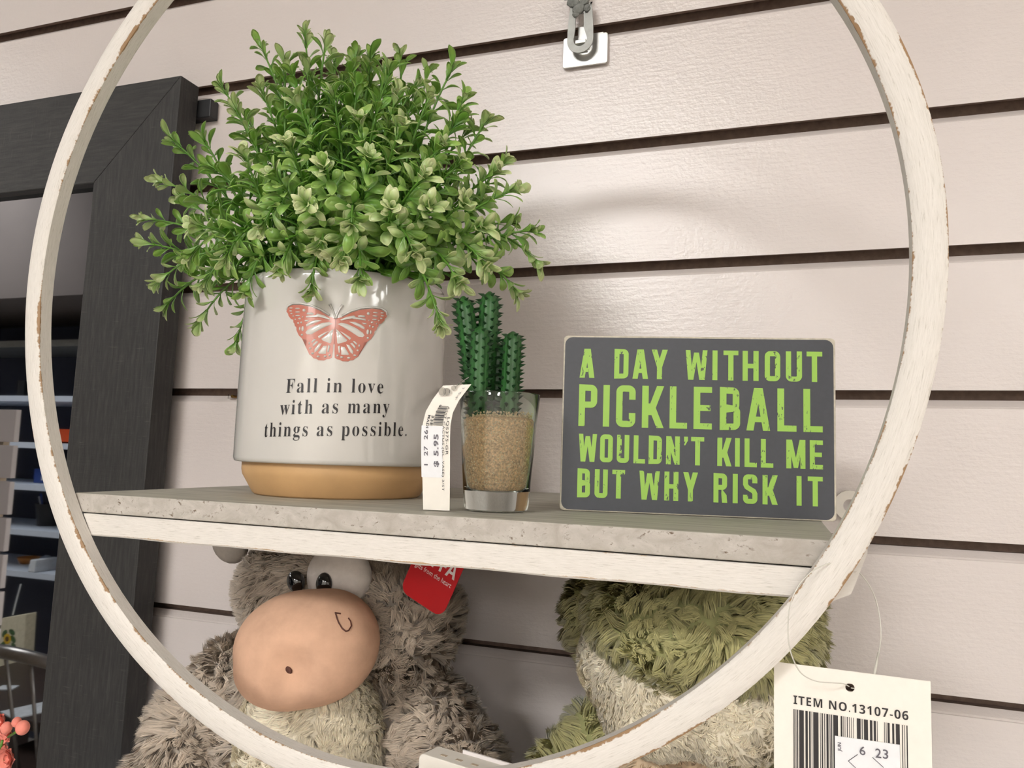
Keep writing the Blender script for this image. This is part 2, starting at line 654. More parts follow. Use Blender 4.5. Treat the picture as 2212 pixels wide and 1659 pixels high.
# lamps in the ceiling, with added fill panels
def troffer(x, y, wx, wy, key, label):
    r = empty('ceiling_light', (x, y, ZC), label, 'ceiling light', 'fluorescent panels in the ceiling')
    f = B()
    t = .03
    f.box((x - wx / 2 - t, y - wy / 2 - t, ZC - .02), (x + wx / 2 + t, y - wy / 2, ZC))
    f.box((x - wx / 2 - t, y + wy / 2, ZC - .02), (x + wx / 2 + t, y + wy / 2 + t, ZC))
    f.box((x - wx / 2 - t, y - wy / 2, ZC - .02), (x - wx / 2, y + wy / 2, ZC))
    f.box((x + wx / 2, y - wy / 2, ZC - .02), (x + wx / 2 + t, y + wy / 2, ZC))
    f.obj('frame', M['shelfwhite'], r)
    B().box((x - wx / 2, y - wy / 2, ZC - .015), (x + wx / 2, y + wy / 2, ZC - .003)).obj('diffuser', M['panel_light'][key], r)


troffer(-0.85, -2.85, 0.95, 0.5, 'key', 'fluorescent ceiling panel nearest the slatwall, left of the camera')
troffer(1.7, -2.85, 0.6, 1.2, 'side', 'added fill ceiling panel to the right of the nearest one')  # added fill from the right, lifts the shadows under the shelf
troffer(3.2, -1.7, 0.6, 1.2, 'side', 'added fill ceiling panel by the right side wall')  # second added fill panel, further round to the right
troffer(-0.95, -5.6, 0.6, 1.2, 'rear', 'fluorescent ceiling panel at the back of the shop, on the left')
troffer(1.5, -5.6, 0.6, 1.2, 'rear', 'fluorescent ceiling panel at the back of the shop, on the right')
troffer(-3.3, -1.15, 0.6, 1.2, 'left', 'added fill ceiling panel lighting the front of the stock shelving')  # added so that the shelving shows lit in the mirror

# ================================================================== MIRROR
MX = (-0.5348, -0.0373)   # outer right edge, front plane
mt = math.radians(0.62)
mir = empty('wall_mirror', (-0.86, -0.02, 1.0), 'large rectangular mirror in a wide black wood frame hung on the slatwall', 'mirror')
TOPZ, BOTZ, FWID = 1.8507, 0.62, 0.097
MXR, MXL = 0.325, -0.31     # local x of outer right/left edge


def mloc(x, y, z):
    """mirror coordinates (hangs half a degree out of true)"""
    zz = z - TOPZ
    return (mir.location.x + MXR - .0002 + (x - MXR) * math.cos(mt) + zz * math.sin(mt) * 1.5, y, TOPZ + zz * math.cos(mt) - (x - MXR) * math.sin(mt) * 0.0)


def rail(p, name):
    """p: 4 outline points (x,z) in order; uv along the long side"""
    yf, yb = -.0373, -.0130
    (a, b_, c, d) = p
    vs = [mloc(x, yf, z) for x, z in p] + [mloc(x, yb, z) for x, z in p]
    fs = [(0, 1, 2, 3), (7, 6, 5, 4), (1, 0, 4, 5), (2, 1, 5, 6), (3, 2, 6, 7), (0, 3, 7, 4)]
    horiz = abs(a[0] - b_[0]) > abs(a[1] - c[1])
    uv = []
    for q in (0, .024):
        for x, z in p:
            uv.append(((x, z + q) if horiz else (z, x + q)))
    o = mesh(name, vs, fs, M['black'], mir, uvs=uv)
    bv = o.modifiers.new('bevel', 'BEVEL')
    bv.width = .0009
    bv.segments = 2
    return o


xi, xo, xl, xli = MXR - FWID, MXR, MXL, MXL + FWID
zt, zti, zb, zbi = TOPZ, TOPZ - FWID, BOTZ, BOTZ + FWID
rail([(xi, zti), (xli, zti), (xl, zt), (xo, zt)][::-1], 'top_rail')
rail([(xi, zbi), (xi, zti), (xo, zt), (xo, zb)][::-1], 'side_rail')
rail([(xli, zbi), (xl, zb), (xl, zt), (xli, zti)][::-1], 'side_rail')
rail([(xi, zbi), (xo, zb), (xl, zb), (xli, zbi)][::-1], 'bottom_rail')
YM = -.0265
vs = [mloc(xli - .004, YM, zbi - .004), mloc(xi + .004, YM, zbi - .004), mloc(xi + .004, YM, zti + .004), mloc(xli - .004, YM, zti + .004)]
vs2 = [(v[0], YM + .004, v[2]) for v in vs]
g = mesh('mirror_glass', vs + vs2, [(0, 1, 2, 3), (7, 6, 5, 4), (0, 3, 7, 4), (1, 5, 6, 2), (2, 6, 7, 3), (0, 4, 5, 1)], M['mirror'], mir)
p0, p1 = at(456, 212, Y=-.012), at(456, 251, Y=-.012)
B().box((p0[0] - .03, -.012, p1[2]), (p0[0], -.0008, p0[2])).obj('hanging_bracket', M['bucket'], mir, bevel=.001)

# ================================================================== RING SHELF
DR = 0.3100
RC = np.array([-.5613 * DR, 0, 1.5 + .2576 * DR])
RO, RI = .753 * DR, .7153 * DR
RA, RBt = -.0193, -.0184
RT_ = .0092
ZS = 1.47173


def ring_y(x, z, off=0):
    return CAM[1] + DR * (1 + RA * (x - CAM[0]) / DR + RBt * (z - CAM[2]) / DR) + off


shelf = empty('ring_shelf', (RC[0], -.2, 1.34), 'round whitewashed wooden ring shelf hung on the slatwall, grey board across it', 'shelf')
cs = [(0, 0.0012), (0.0012, 0), (.5, -.0004), (0.9988, 0), (1, .0012), (1, .85), (.96, 1), (.04, 1), (0, .85)]
prof = []
wd = RO - RI
for u, v in cs:
    rr = RI + wd * (u if u in (0, 1, .5, .96, .04) else (.1 if u < .5 else .9))
    prof.append((rr, (v if abs(v) < .01 else v * RT_)))
prof = [(RI, .0011), (RI + .0011, .0002), (RI + wd * .3, -.0002), (RI + wd * .7, -.0002), (RO - .0011, .0002), (RO, .0011), (RO, RT_ - .0008), (RO - .0008, RT_), (RI + .0008, RT_), (RI, RT_ - .0008)]
N = 220
vs, fs, uv = [], [], []
for k in range(N):
    a = 2 * PI * k / N
    wob = .0006 * math.sin(3 * a + 1) + .0004 * math.sin(7 * a)
    for j, (r, o_) in enumerate(prof):
        r2 = r + wob * (1 if r > RI + wd / 2 else .6)
        x, z = RC[0] + r2 * math.cos(a), RC[2] + r2 * math.sin(a)
        vs.append((x, ring_y(x, z, o_), z))
n = len(prof)
# duplicate seam for UVs
vv, uvl = [], []
fr = [0, .04, .3, .7, .96, 1.0, .5, .5, .5, .5]
for k in range(N + 1):
    for j in range(n):
        vv.append(vs[(k % N) * n + j])
        uvl.append((2 * PI * .23 * k / N, fr[j]))
for k in range(N):
    for j in range(n):
        j2 = (j + 1) % n
        fs.append((k * n + j, (k + 1) * n + j, (k + 1) * n + j2, k * n + j2))
mesh('ring', vv, fs, M['ring'], shelf, smooth=True, uvs=uvl, auto=40)

BX0, BX1 = -.393, .0268
YF = -.2712
ZB0 = ZS - .0104
def front_y(x):
    return ring_y(x, ZS, RT_ + .0003)


XB0, XB1 = at(160, 1067, Y=-.264)[0], BX1 - .004
bd = B()
q = [(XB0, front_y(XB0)), (XB1, front_y(XB1)), (XB1, -.0012), (XB0, -.0012)]
bd.add([(x, y, z) for z in (ZB0, ZS) for x, y in q], [(0, 3, 2, 1), (4, 5, 6, 7), (0, 1, 5, 4), (1, 2, 6, 5), (2, 3, 7, 6), (3, 0, 4, 7)])
o = bd.obj('shelf_board', [M['board'], M['board_edge']], shelf)
for p in o.data.polygons:
    if p.normal.y < -.9:
        p.material_index = 1
bv = o.modifiers.new('bevel', 'BEVEL')
bv.width = .0006
bv.segments = 2
# whitewashed front rail with mitred ends
z1, z0 = ZB0 - .0006, ZB0 - .0124
def uvbox(name, x0, x1, y0, y1, z0, z1, mat, parent, slant0=0, slant1=0):
    K = 24
    vs, uv, fs = [], [], []
    for k in range(K + 1):
        t = k / K
        for j, (yy, zz, vv_) in enumerate(((y0, z0 + .0008, 0.0), (y0, z0 + (z1 - z0) * .5, .5), (y0, z1 - .0004, .93), (y0 + .0004, z1, .96), (y1, z1, .5), (y1, z0, .5), (y0 + .0008, z0, 1.0))):
            q = (z1 - zz) / (z1 - z0)
            x = x0 + slant0 * q + (x1 + slant1 * q - x0 - slant0 * q) * t
            wob = .00025 * math.sin(x * 90) if j in (0, 6) else 0
            vs.append((x, (front_y(x) + yy - YF) if y0 == YF else yy, zz + wob))
            uv.append((x, vv_))
    for k in range(K):
        for j in range(7):
            a, b_ = k * 7 + j, k * 7 + (j + 1) % 7
            fs.append((a, a + 7, b_ + 7, b_)[::-1])
    fs.append([j for j in range(7)])
    fs.append([K * 7 + j for j in range(7)][::-1])
    return mesh(name, vs, fs, mat, parent, uvs=uv)


uvbox('front_rail', at(178, 1115, Y=-.264)[0], .0292, YF, YF + .012, z0, z1, M['rail'], shelf, .007, -.011)
uvbox('back_rail', -.37, .02, -.014, -.0015, z0, z1, M['rail'], shelf)
eb = [(.0150, z0 - .0016), (.0205, z0 - .0002), (.0273, z0 + .0032), (.0330, ZS - .0040), (.0330, ZS - .0012), (.0150, ZS - .0012)]
uvs_ = []
o = B().prism(eb, (0, YF + .0015, 0), (1, 0, 0), (0, 0, 1), .045)
vv2 = o.v
mesh('end_block', vv2, o.f, M['rail'], shelf, uvs=[(v[2] * 1.0, .3 + (v[1] + .27) * 4) for v in vv2])
# hanging eye at the back right
hp = at(1836, 1086, Y=-.004)
vs, fs = [], []
K = 24
for k in range(K):
    a = 2 * PI * k / K
    for r, y in ((.0105, -.006), (.0045, -.006), (.0045, -.002), (.0105, -.002)):
        vs.append((hp[0] + r * math.cos(a), y, hp[2] - .002 + r * math.sin(a)))
for k in range(K):
    for j in range(4):
        fs.append((k * 4 + j, ((k + 1) % K) * 4 + j, ((k + 1) % K) * 4 + (j + 1) % 4, k * 4 + (j + 1) % 4))
mesh('hanging_eye', vs, fs, M['card'], shelf)
hx2 = -.37
mesh('hanging_eye', [(v[0] - (hp[0] - hx2), v[1], v[2]) for v in vs], fs, M['card'], shelf)

# ================================================================== POTTED PLANT
PC = (-.2630, -.1625, ZS)
pr = .0640
plant = empty('potted_plant', PC, 'bushy artificial greenery in a round white glazed pot on the grey shelf board', 'plant')
prof = [(.0, .006), (.046, .006), (.049, .0005), (.0505, 0), (.0520, .0012), (.0556, .0075), (.0583, .0120), (.0590, .0150), (.0590, .0200)]
B().lathe(prof, PC, 96).obj('pot_base', M['tan'], plant, smooth=True)
H = .1315
prof = [(.0588, .0196), (.0632, .0198), (.0641, .0207), (.0644, .0225), (.0643, .05), (.0639, .09), (.0634, H - .004), (.0631, H - .0012), (.0622, H), (.0606, H - .0006), (.0600, H - .003), (.0598, .095), (.0, .095)]
pot = B().lathe(prof, PC, 128).obj('pot', M['glaze'], plant, smooth=True, auto=60)
B().lathe([(0, .112), (.02, .113), (.045, .112), (.0602, .108)], PC, 48).obj('filler', M['soil'], plant, smooth=True)

# print on the pot: angle on the cylinder + height
def pot_ang(px, py):
    d = FW * FPX + RT * (px - CX) - UP * (py - CY)
    dx, dy = d[0], d[1]
    ox, oy = CAM[0] - PC[0], CAM[1] - PC[1]
    a, b_, c = dx * dx + dy * dy, 2 * (ox * dx + oy * dy), ox * ox + oy * oy - .0641 ** 2
    t = (-b_ - math.sqrt(b_ * b_ - 4 * a * c)) / (2 * a)
    p = CAM + d * t
    return math.atan2(p[1] - PC[1], p[0] - PC[0]), p[2]


A0, ZBF = pot_ang(724, 701)


def on_pot(u, v, lift):
    """u metres round the pot from the centre line, v height above the waist of the butterfly"""
    a = A0 + u / .0641
    r = .0641 + lift
    return (PC[0] + r * math.cos(a), PC[1] + r * math.sin(a), ZBF + v)


# butterfly, right half drawn once and mirrored
fore = [(1100, 400), (1110, 395), (1200, 375), (1350, 285), (1500, 222), (1700, 183), (1850, 185), (1945, 225), (1962, 290), (1925, 330), (1915, 365), (1880, 385), (1865, 420), (1820, 435), (1815, 480), (1785, 500), (1780, 545), (1750, 560), (1752, 600), (1740, 630), (1700, 700), (1640, 752), (1540, 778),
        (1536, 830), (1530, 870), (1535, 905), (1508, 950), (1500, 1015), (1460, 1040), (1425, 1078), (1375, 1085), (1345, 1105), (1300, 1095), (1250, 1108), (1205, 1085), (1160, 1080), (1122, 1055), (1112, 930), (1110, 820), (1100, 800)]
cells = [
    [(1140, 490), (1200, 465), (1300, 480), (1450, 540), (1560, 610), (1588, 650), (1560, 682), (1490, 680), (1350, 600), (1220, 530)],
    [(1320, 440), (1420, 435), (1520, 470), (1582, 512), (1580, 552), (1480, 510)],
    [(1178, 415), (1280, 360), (1400, 328), (1430, 352), (1592, 372), (1595, 398), (1450, 392), (1300, 384), (1200, 428)],
    [(1455, 330), (1500, 310), (1580, 316), (1586, 345), (1480, 350)],
    [(1530, 438), (1610, 438), (1616, 462), (1570, 465)],
    [(1122, 575), (1170, 612), (1230, 680), (1312, 750), (1290, 778), (1160, 822), (1148, 800)],
    [(1190, 610), (1280, 650), (1372, 710), (1352, 746), (1280, 690)],
    [(1162, 862), (1196, 850), (1203, 960), (1184, 972)],
    [(1216, 862), (1272, 868), (1352, 985), (1330, 1000), (1225, 998)],
    [(1298, 825), (1345, 828), (1418, 930), (1412, 982), (1368, 950)],
    [(1358, 800), (1395, 788), (1452, 850), (1446, 888)],
    [(1398, 762), (1430, 755), (1478, 800), (1465, 824)]]
dots = [(1635, 275, 28, 26), (1650, 388, 12, 12), (1670, 482, 17, 17), (1725, 492, 17, 17), (1705, 417, 24, 16), (1780, 430, 14, 12), (1640, 585, 24, 44), (1690, 585, 14, 34), (1645, 687, 20, 20),
        (1755, 245, 44, 12), (1750, 305, 46, 13), (1745, 365, 44, 13), (1875, 235, 32, 12), (1880, 285, 28, 12), (1860, 330, 20, 13), (1820, 375, 15, 12),
        (1510, 828, 12, 24), (1488, 910, 20, 17), (1445, 995, 26, 17), (1350, 1045, 28, 17), (1235, 1040, 26, 17), (1165, 1015, 20, 20)]
BS = 1 / 8.19 * .000279      # crop pixels to metres


def bmap(x, y, side):
    return ((x - 1100) * BS * side, -(y - 500) * BS)


def earclip_obj(name, polys, lift, mat, parent, dome=0.0):
    """filled outlines laid onto the pot wall; dome > 0 raises their middle"""
    vs, fs = [], []
    for poly in polys:
        n0 = len(vs)
        if dome:
            c = np.mean(poly, axis=0)
            L = len(poly)
            for k, sc in ((0, 1.0), (1, .72), (2, .36)):
                for p in poly:
                    q = c + (np.array(p) - c) * sc
                    vs.append(on_pot(q[0], q[1], lift + dome * (0, .75, 1.0)[k]))
            vs.append(on_pot(c[0], c[1], lift + dome * 1.05))
            for k in range(2):
                for i in range(L):
                    fs.append((n0 + k * L + i, n0 + k * L + (i + 1) % L, n0 + (k + 1) * L + (i + 1) % L, n0 + (k + 1) * L + i))
            for i in range(L):
                fs.append((n0 + 2 * L + i, n0 + 2 * L + (i + 1) % L, n0 + 3 * L))
        else:
            bm = bmesh.new()
            bv_ = [bm.verts.new((p[0], 0, p[1])) for p in poly]
            bm.faces.new(bv_)
            bmesh.ops.triangulate(bm, faces=bm.faces[:])
            # slice so that it can bend round the pot
            for k in range(-14, 15):
                g_ = bm.verts[:] + bm.edges[:] + bm.faces[:]
                bmesh.ops.bisect_plane(bm, geom=g_, plane_co=(k * .002 + .0003, 0, 0), plane_no=(1, 0, 0))
            bm.verts.ensure_lookup_table()
            for v in bm.verts:
                vs.append(on_pot(v.co.x, v.co.z, lift))
            for f in bm.faces:
                fs.append([n0 + v.index for v in f.verts])
            bm.free()
    return mesh(name, vs, fs, mat, parent, smooth=bool(dome))


wings = []
cl = []
for side in (1, -1):
    wings.append([bmap(x, y, side) for x, y in fore])
    for c in cells:
        cl.append([bmap(x, y, side) for x, y in c][::side])
    for x, y, rx, ry in dots:
        cl.append([bmap(x + rx * math.cos(t * PI / 5), y + ry * math.sin(t * PI / 5), side) for t in range(10)][::side])
wings.append([bmap(x, y, 1) for x, y in ((1080, 430), (1100, 395), (1122, 430), (1135, 480), (1120, 560), (1118, 800), (1100, 830), (1082, 800), (1080, 560), (1065, 480))])
bf = earclip_obj('butterfly', wings, .00012, M['salmon'], pot)
bf['label'] = 'pink butterfly relief on the pot wall'
earclip_obj('wing_cell', cl, .00016, M['glaze'], pot, dome=.0006)
an = B()
for side in (1, -1):
    pts = [on_pot(*bmap(1100 + t * 95 * (t ** .5) + 8, 400 - t * 235, side), .0002) for t in (0, .2, .4, .6, .8, 1)]
    an.tube(pts, [.0007, .0006, .0006, .0005, .0006, .0008], 6)
    # raised rim of glaze over the wings
    pts = [on_pot(*bmap(x, y - 28, side), .00005) for x, y in fore[2:9]]
    an.tube(pts, .0006, 6)
an.obj('antenna', M['glaze'], pot, smooth=True)


def sansb(s):
    out = ''
    for ch in s:
        if 'a' <= ch <= 'z':
            out += chr(0x1D5EE + ord(ch) - 97)
        elif 'A' <= ch <= 'Z':
            out += chr(0x1D5D4 + ord(ch) - 65)
        elif '0' <= ch <= '9':
            out += chr(0x1D7EC + ord(ch) - 48)
        else:
            out += ch
    return out


def serif(s):
    out = ''
    for ch in s:
        if 'a' <= ch <= 'z':
            out += chr(0x1D41A + ord(ch) - 97)
        elif 'A' <= ch <= 'Z':
            out += chr(0x1D400 + ord(ch) - 65)
        else:
            out += ch
    return out


for words, (xa, ya), (xb, yb) in (('Fall in love', (618, 849), (827, 850)), ('with as many', (605, 896), (840, 893)), ('things as possible.', (572, 944), (877, 942))):
    letters = []
    vs, fs = text2d(serif(words), 1.0, -0.006, 1.2, word=1.0)
    aL, zL = pot_ang(xa, ya)
    aR, zR = pot_ang(xb, yb)
    a = np.array(vs)
    x0, x1 = a[:, 0].min(), a[:, 0].max()
    sc = (aR - aL) * .0641 / (x1 - x0)
    hs = .0118
    P_ = []
    for x, y in vs:
        t = (x - x0) / (x1 - x0)
        ang = aL + (aR - aL) * t
        zz_ = zL + (zR - zL) * t + y * hs
        r = .0644 - .0005 * max(0, (zz_ - PC[2] - .0225) / .07) + .0003
        P_.append((PC[0] + r * math.cos(ang), PC[1] + r * math.sin(ang), zL + (zR - zL) * t + y * hs))
    o = mesh('lettering', P_, fs, M['ink'], pot)

# foliage ---------------------------------------------------------------
def leaf_mesh(variant, L=.0135, Wd=.0058, cup=.25, bend=.2, seg=6):
    """spoon-shaped plastic leaf with thickness: base at origin, +X along, +Z up"""
    ts = [0, .18, .4, .6, .8, .93, 1.0]
    ws = [.14, .2, .62, .95, 1.0, .62, .12]
    top, fs = [], []
    for t, w in zip(ts, ws):
        hw = Wd / 2 * w
        for s in (-1, -.5, 0, .5, 1):
            y = hw * s
            z = cup * hw * (abs(s) ** 2) * 1.1 - .02 * hw * (s == 0) + bend * L * (t ** 2) * (-.5) + (.0012 * math.sin(t * PI))
            top.append((t * L, y, z))
    n = len(top)
    bot = [(x, y, z - .0005) for x, y, z in top]
    for i in range(len(ts) - 1):
        for j in range(4):
            a = i * 5 + j
            fs.append((a, a + 5, a + 6, a + 1))
    R_ = len(ts) - 1
    for i in range(R_):
        a, c = i * 5, i * 5 + 4
        fs.append((a, a + n, a + 5 + n, a + 5))
        fs.append((c + 5, c + 5 + n, c + n, c))
    fs.append((0, 1, 2, 3, 4, 4 + n, 2 + n, 0 + n))
    b0 = R_ * 5
    fs.append((b0 + 4, b0 + 3, b0 + 2, b0 + 1, b0, b0 + n, b0 + 2 + n, b0 + 4 + n))
    for i in range(R_):
        a = i * 5 + n
        fs.append((a, a + 4, a + 9, a + 5)[::-1])
    return np.array(top + bot), fs


DARK, MID, PALE, TIP = [np.array(srgb(*c)[:3]) for c in ((34, 92, 18), (100, 152, 48), (182, 206, 116), (214, 222, 166))]
variants = []
for vi in range(8):
    tv, tf = leaf_mesh(vi, L=.0150 + .0016 * (vi % 3), Wd=.0053 + .0008 * (vi % 4), cup=.15 + .1 * (vi % 3), bend=(.0, .2, .45)[vi % 3])
    variants.append((tv, tf))


def leaf_cols(tv, age):
    t = tv[:, 0] / tv[:, 0].max()
    c0 = DARK * (1 - age) + MID * age
    c1 = MID * (1 - age) + (PALE if age < .75 else TIP) * age
    return c0 + (c1 - c0) * (t[:, None] ** 1.3)


def frame(d, up, roll=0):
    d = Vector(d).normalized()
    s = Vector(up).cross(d)
    if s.length < 1e-4:
        s = Vector((0, 1, 0)).cross(d)
    s.normalize()
    u = d.cross(s)
    R = Matrix((d, s, u)).transposed()
    return R @ Matrix.Rotation(roll, 3, 'X')


crown = Vector((PC[0], PC[1], PC[2] + H - .012))
leaves = []     # (pos, R, scale, age, variant)
stems_pts = []
rnd = random.Random(11)


def branch(end, base, tipage, n_pairs, big=1.0, droop=0.0):
    b0, e = Vector(base), Vector(end)
    mid = (b0 + e) / 2 + Vector((0, 0, .022)) + Vector([rnd.uniform(-.008, .008) for _ in range(3)])
    if droop:
        # arch over the rim before hanging down outside the pot
        flat = Vector((e.x - PC[0], e.y - PC[1], 0))
        rad = max(flat.length, .001)
        mid = Vector((PC[0], PC[1], 0)) + flat / rad * max(.062, rad * .62)
        mid.z = max(crown.z + .058, e.z + .05)
    pts = [(1 - t) ** 2 * b0 + 2 * t * (1 - t) * mid + t * t * e for t in [i / 12 for i in range(13)]]
    stems_pts.append(pts)
    az = rnd.uniform(0, PI)
    for i in range(n_pairs):
        t = .30 + .70 * (i / (n_pairs - 1)) ** .72
        k = min(int(t * 12), 11)
        p = pts[k].lerp(pts[k + 1], t * 12 - k)
        d = (pts[k + 1] - pts[k]).normalized()
        az += PI / 2 + rnd.uniform(-.35, .35)
        u = Vector((0, 0, 1)) if abs(d.z) < .9 else Vector((1, 0, 0))
        s1 = d.cross(u).normalized()
        s2 = d.cross(s1)
        last = i >= n_pairs - 2
        cnt = 2 if not last else 3
        for q in range(cnt):
            a = az + q * 2 * PI / cnt
            out = s1 * math.cos(a) + s2 * math.sin(a)
            spread = rnd.uniform(.75, 1.15) if not last else rnd.uniform(.4, .7)
            ld = d * (1.0 - .35 * (not last)) + out * spread
            age = max(0, min(1, (t - .34) * 1.45 * tipage + rnd.uniform(-.15, .22)))
            sc = big * (rnd.uniform(.8, 1.12) if t < .8 else rnd.uniform(.55, .85))
            R = frame(ld, d, rnd.uniform(-.5, .5))
            leaves.append((p + out * .0006, R, sc, age, rnd.randrange(8)))
    if True:
        for q in range(6):
            a = q * PI * .45 + rnd.uniform(-.3, .3)
            d = (pts[-1] - pts[-2]).normalized()
            u = Vector((0, 0, 1)) if abs(d.z) < .9 else Vector((1, 0, 0))
            s1 = d.cross(u).normalized()
            s2 = d.cross(s1)
            out = s1 * math.cos(a) + s2 * math.sin(a)
            leaves.append((pts[-1], frame(d + out * rnd.uniform(.15, .75), d, 0), big * rnd.uniform(.38, .68), min(1, .55 + tipage * .5), rnd.randrange(8)))


# named outer sprays read off the photograph: (px, py, Y)
outer = [(655, 55, -.160), (700, 70, -.175), (560, 85, -.165), (610, 120, -.20), (470, 170, -.17), (360, 290, -.175), (335, 380, -.20), (300, 465, -.165), (300, 520, -.19), (330, 600, -.21), (345, 655, -.19), (420, 690, -.18), (500, 740, -.17),
         (870, 100, -.16), (760, 120, -.19), (800, 130, -.14), (985, 130, -.165), (1010, 200, -.175), (1060, 250, -.155), (1100, 340, -.165), (1120, 400, -.185), (1160, 490, -.16), (1175, 555, -.15), (1130, 620, -.175), (1060, 560, -.215), (1000, 600, -.225), (960, 690, -.235),
         (780, 590, -.25), (740, 545, -.255), (690, 520, -.25), (600, 570, -.245), (430, 600, -.225), (420, 480, -.24), (560, 470, -.255), (660, 430, -.262), (760, 470, -.262), (850, 440, -.25), (900, 530, -.25), (930, 440, -.235), (1010, 430, -.22), (1050, 480, -.21),
         (520, 330, -.235), (620, 300, -.25), (590, 370, -.262), (800, 330, -.25), (780, 250, -.235), (870, 260, -.225), (960, 300, -.215), (1000, 340, -.205), (450, 350, -.215), (430, 290, -.195), (500, 220, -.20), (560, 180, -.205), (640, 200, -.225), (720, 190, -.22), (860, 190, -.20), (930, 200, -.19), (400, 540, -.225), (480, 540, -.24), (1080, 360, -.18), (920, 370, -.24), (700, 350, -.262), (680, 620, -.228), (560, 620, -.225),
         (660, 130, -.19), (600, 60 + 90, -.15), (720, 110, -.15), (530, 250, -.15), (1020, 270, -.15), (380, 420, -.15), (1110, 470, -.14), (390, 560, -.14), (930, 140, -.14), (760, 170, -.12), (600, 210, -.12), (880, 290, -.12)]
for px, py, Y in outer:
    e = at(px, py, Y=Y)
    a = math.atan2(e[1] - crown.y, e[0] - crown.x)
    rr = rnd.uniform(.005, .04)
    base = (crown.x + rr * math.cos(a), crown.y + rr * math.sin(a), crown.z - .006)
    low = e[2] < crown.z + .035
    e = crown + (Vector(e) - crown) * .955
    fl2 = Vector((e.x - PC[0], e.y - PC[1], 0))
    if fl2.length < .071 and e.z < ZS + H + .006:
        fl2 = fl2.normalized() * .073
        e = Vector((PC[0] + fl2.x, PC[1] + fl2.y, e.z))
    branch(e, base, rnd.uniform(.55, 1.1), rnd.randrange(11, 14), droop=.03 if low else 0)
# inner fill
for i in range(54):
    th, ph = rnd.uniform(0, 2 * PI), rnd.uniform(.05, 1.15)
    L = rnd.uniform(.6, .95)
    e = crown + Vector((.118 * L * math.sin(ph) * math.cos(th), .092 * L * math.sin(ph) * math.sin(th), .165 * L * math.cos(ph) + .01))
    e.y = min(e.y, -.03)
    branch(e, crown + Vector((rnd.uniform(-.03, .03), rnd.uniform(-.03, .03), -.006)), rnd.uniform(.2, .6), rnd.randrange(8, 11), big=1.05)

for pts in stems_pts:
    B().tube(pts, [.0014 - .0008 * i / 12 for i in range(13)], 5).obj('stem', M['stem'], plant, smooth=True)
# keep leaves clear of the wall
leaves = [l for l in leaves if l[0].y < -.012]
camv = Vector(CAM)
order = sorted(range(len(leaves)), key=lambda i: (leaves[i][0] - camv).length - .012 * leaves[i][2])
near = set(order[:300])
ROOT = Matrix.Translation(-Vector(plant.location))
leafmesh = {}
for i in order[:300]:
    p, R, sc, age, v = leaves[i]
    ka = round(age * 4) / 4
    key = (v, ka)
    if key not in leafmesh:
        tv, tf = variants[v]
        me = bpy.data.meshes.new('leaf')
        me.from_pydata(tv.tolist(), [], tf)
        me.materials.append(M['leaf'])
        ca = me.color_attributes.new('Col', 'FLOAT_COLOR', 'POINT')
        c = np.ones((len(tv), 4))
        c[:, :3] = leaf_cols(tv, ka)
        ca.data.foreach_set('color', c.ravel())
        me.polygons.foreach_set('use_smooth', [True] * len(me.polygons))
        leafmesh[key] = me
    o = bpy.data.objects.new('leaf', leafmesh[key])
    COL.objects.link(o)
    o.parent = plant
    o.matrix_local = ROOT @ Matrix.Translation(p) @ (R.to_4x4()) @ Matrix.Scale(sc, 4)
vs, fs, cc = [], [], []
n0 = 0
for i in order[300:]:
    p, R, sc, age, v = leaves[i]
    tv, tf = variants[v]
    Rn = np.array(R)
    vs.append((tv * sc) @ Rn.T + np.array(p))
    cc.append(leaf_cols(tv, age))
    fs += [[a + n0 for a in f] for f in tf]
    n0 += len(tv)
o = mesh('foliage', np.vstack(vs), fs, M['leaf'], plant, smooth=True, cols=np.vstack(cc))
tag(o, kind='stuff')

# ================================================================== CACTUS IN GLASS
GC = (-.1340, -.2222, ZS)
pc = empty('potted_cactus', GC, 'small green artificial cactus in a clear glass of sand, beside the white pot', 'plant')
gp = [(0, .0005), (.0148, .0005), (.0160, .0012), (.0164, .003), (.0172, .0115), (.0196, .045), (.0209, .0588), (.0207, .0596), (.0200, .0597), (.0196, .0590), (.0184, .045), (.0158, .0125), (.0148, .0105), (0, .0100)]
B().lathe(gp, GC, 72).obj('glass', M['glass'], pc, smooth=True, auto=35)
sp = [(0, .0106), (.0142, .0108), (.0152, .0128), (.0168, .03), (.0180, .0455), (.0172, .0468), (.010, .0478), (0, .0482)]
B().lathe(sp, GC, 64).obj('sand', M['sand'], pc, smooth=True)
# loose grains on and in the sand
ico_v, ico_f = [], []
bm = bmesh.new()
bmesh.ops.create_icosphere(bm, subdivisions=1, radius=1)
ico_v = np.array([v.co[:] for v in bm.verts])
ico_f = [[v.index for v in f.verts] for f in bm.faces]
bm.free()
vs, fs = [], []
n0 = 0
for k in range(2600):
    if k < 900:
        r = .0172 * math.sqrt(rng.random())
        a = rng.uniform(0, 2 * PI)
        z = .0470 + .0012 * rng.random() + (.0014 * (rng.random() < .2))
    else:
        a = rng.uniform(0, 2 * PI)
        z = .013 + .033 * rng.random()
        r = .0152 + (z - .0128) * (.0180 - .0152) / .0327 - .0001
    s = rng.uniform(.00022, .00055)
    vs.append(ico_v * s * rng.uniform(.7, 1.2, 3) + np.array([GC[0] + r * math.cos(a), GC[1] + r * math.sin(a), GC[2] + z]))
    fs += [[i + n0 for i in f] for f in ico_f]
    n0 += len(ico_v)
tag(mesh('sand_grain', np.vstack(vs), fs, M['grain'], pc), kind='stuff')


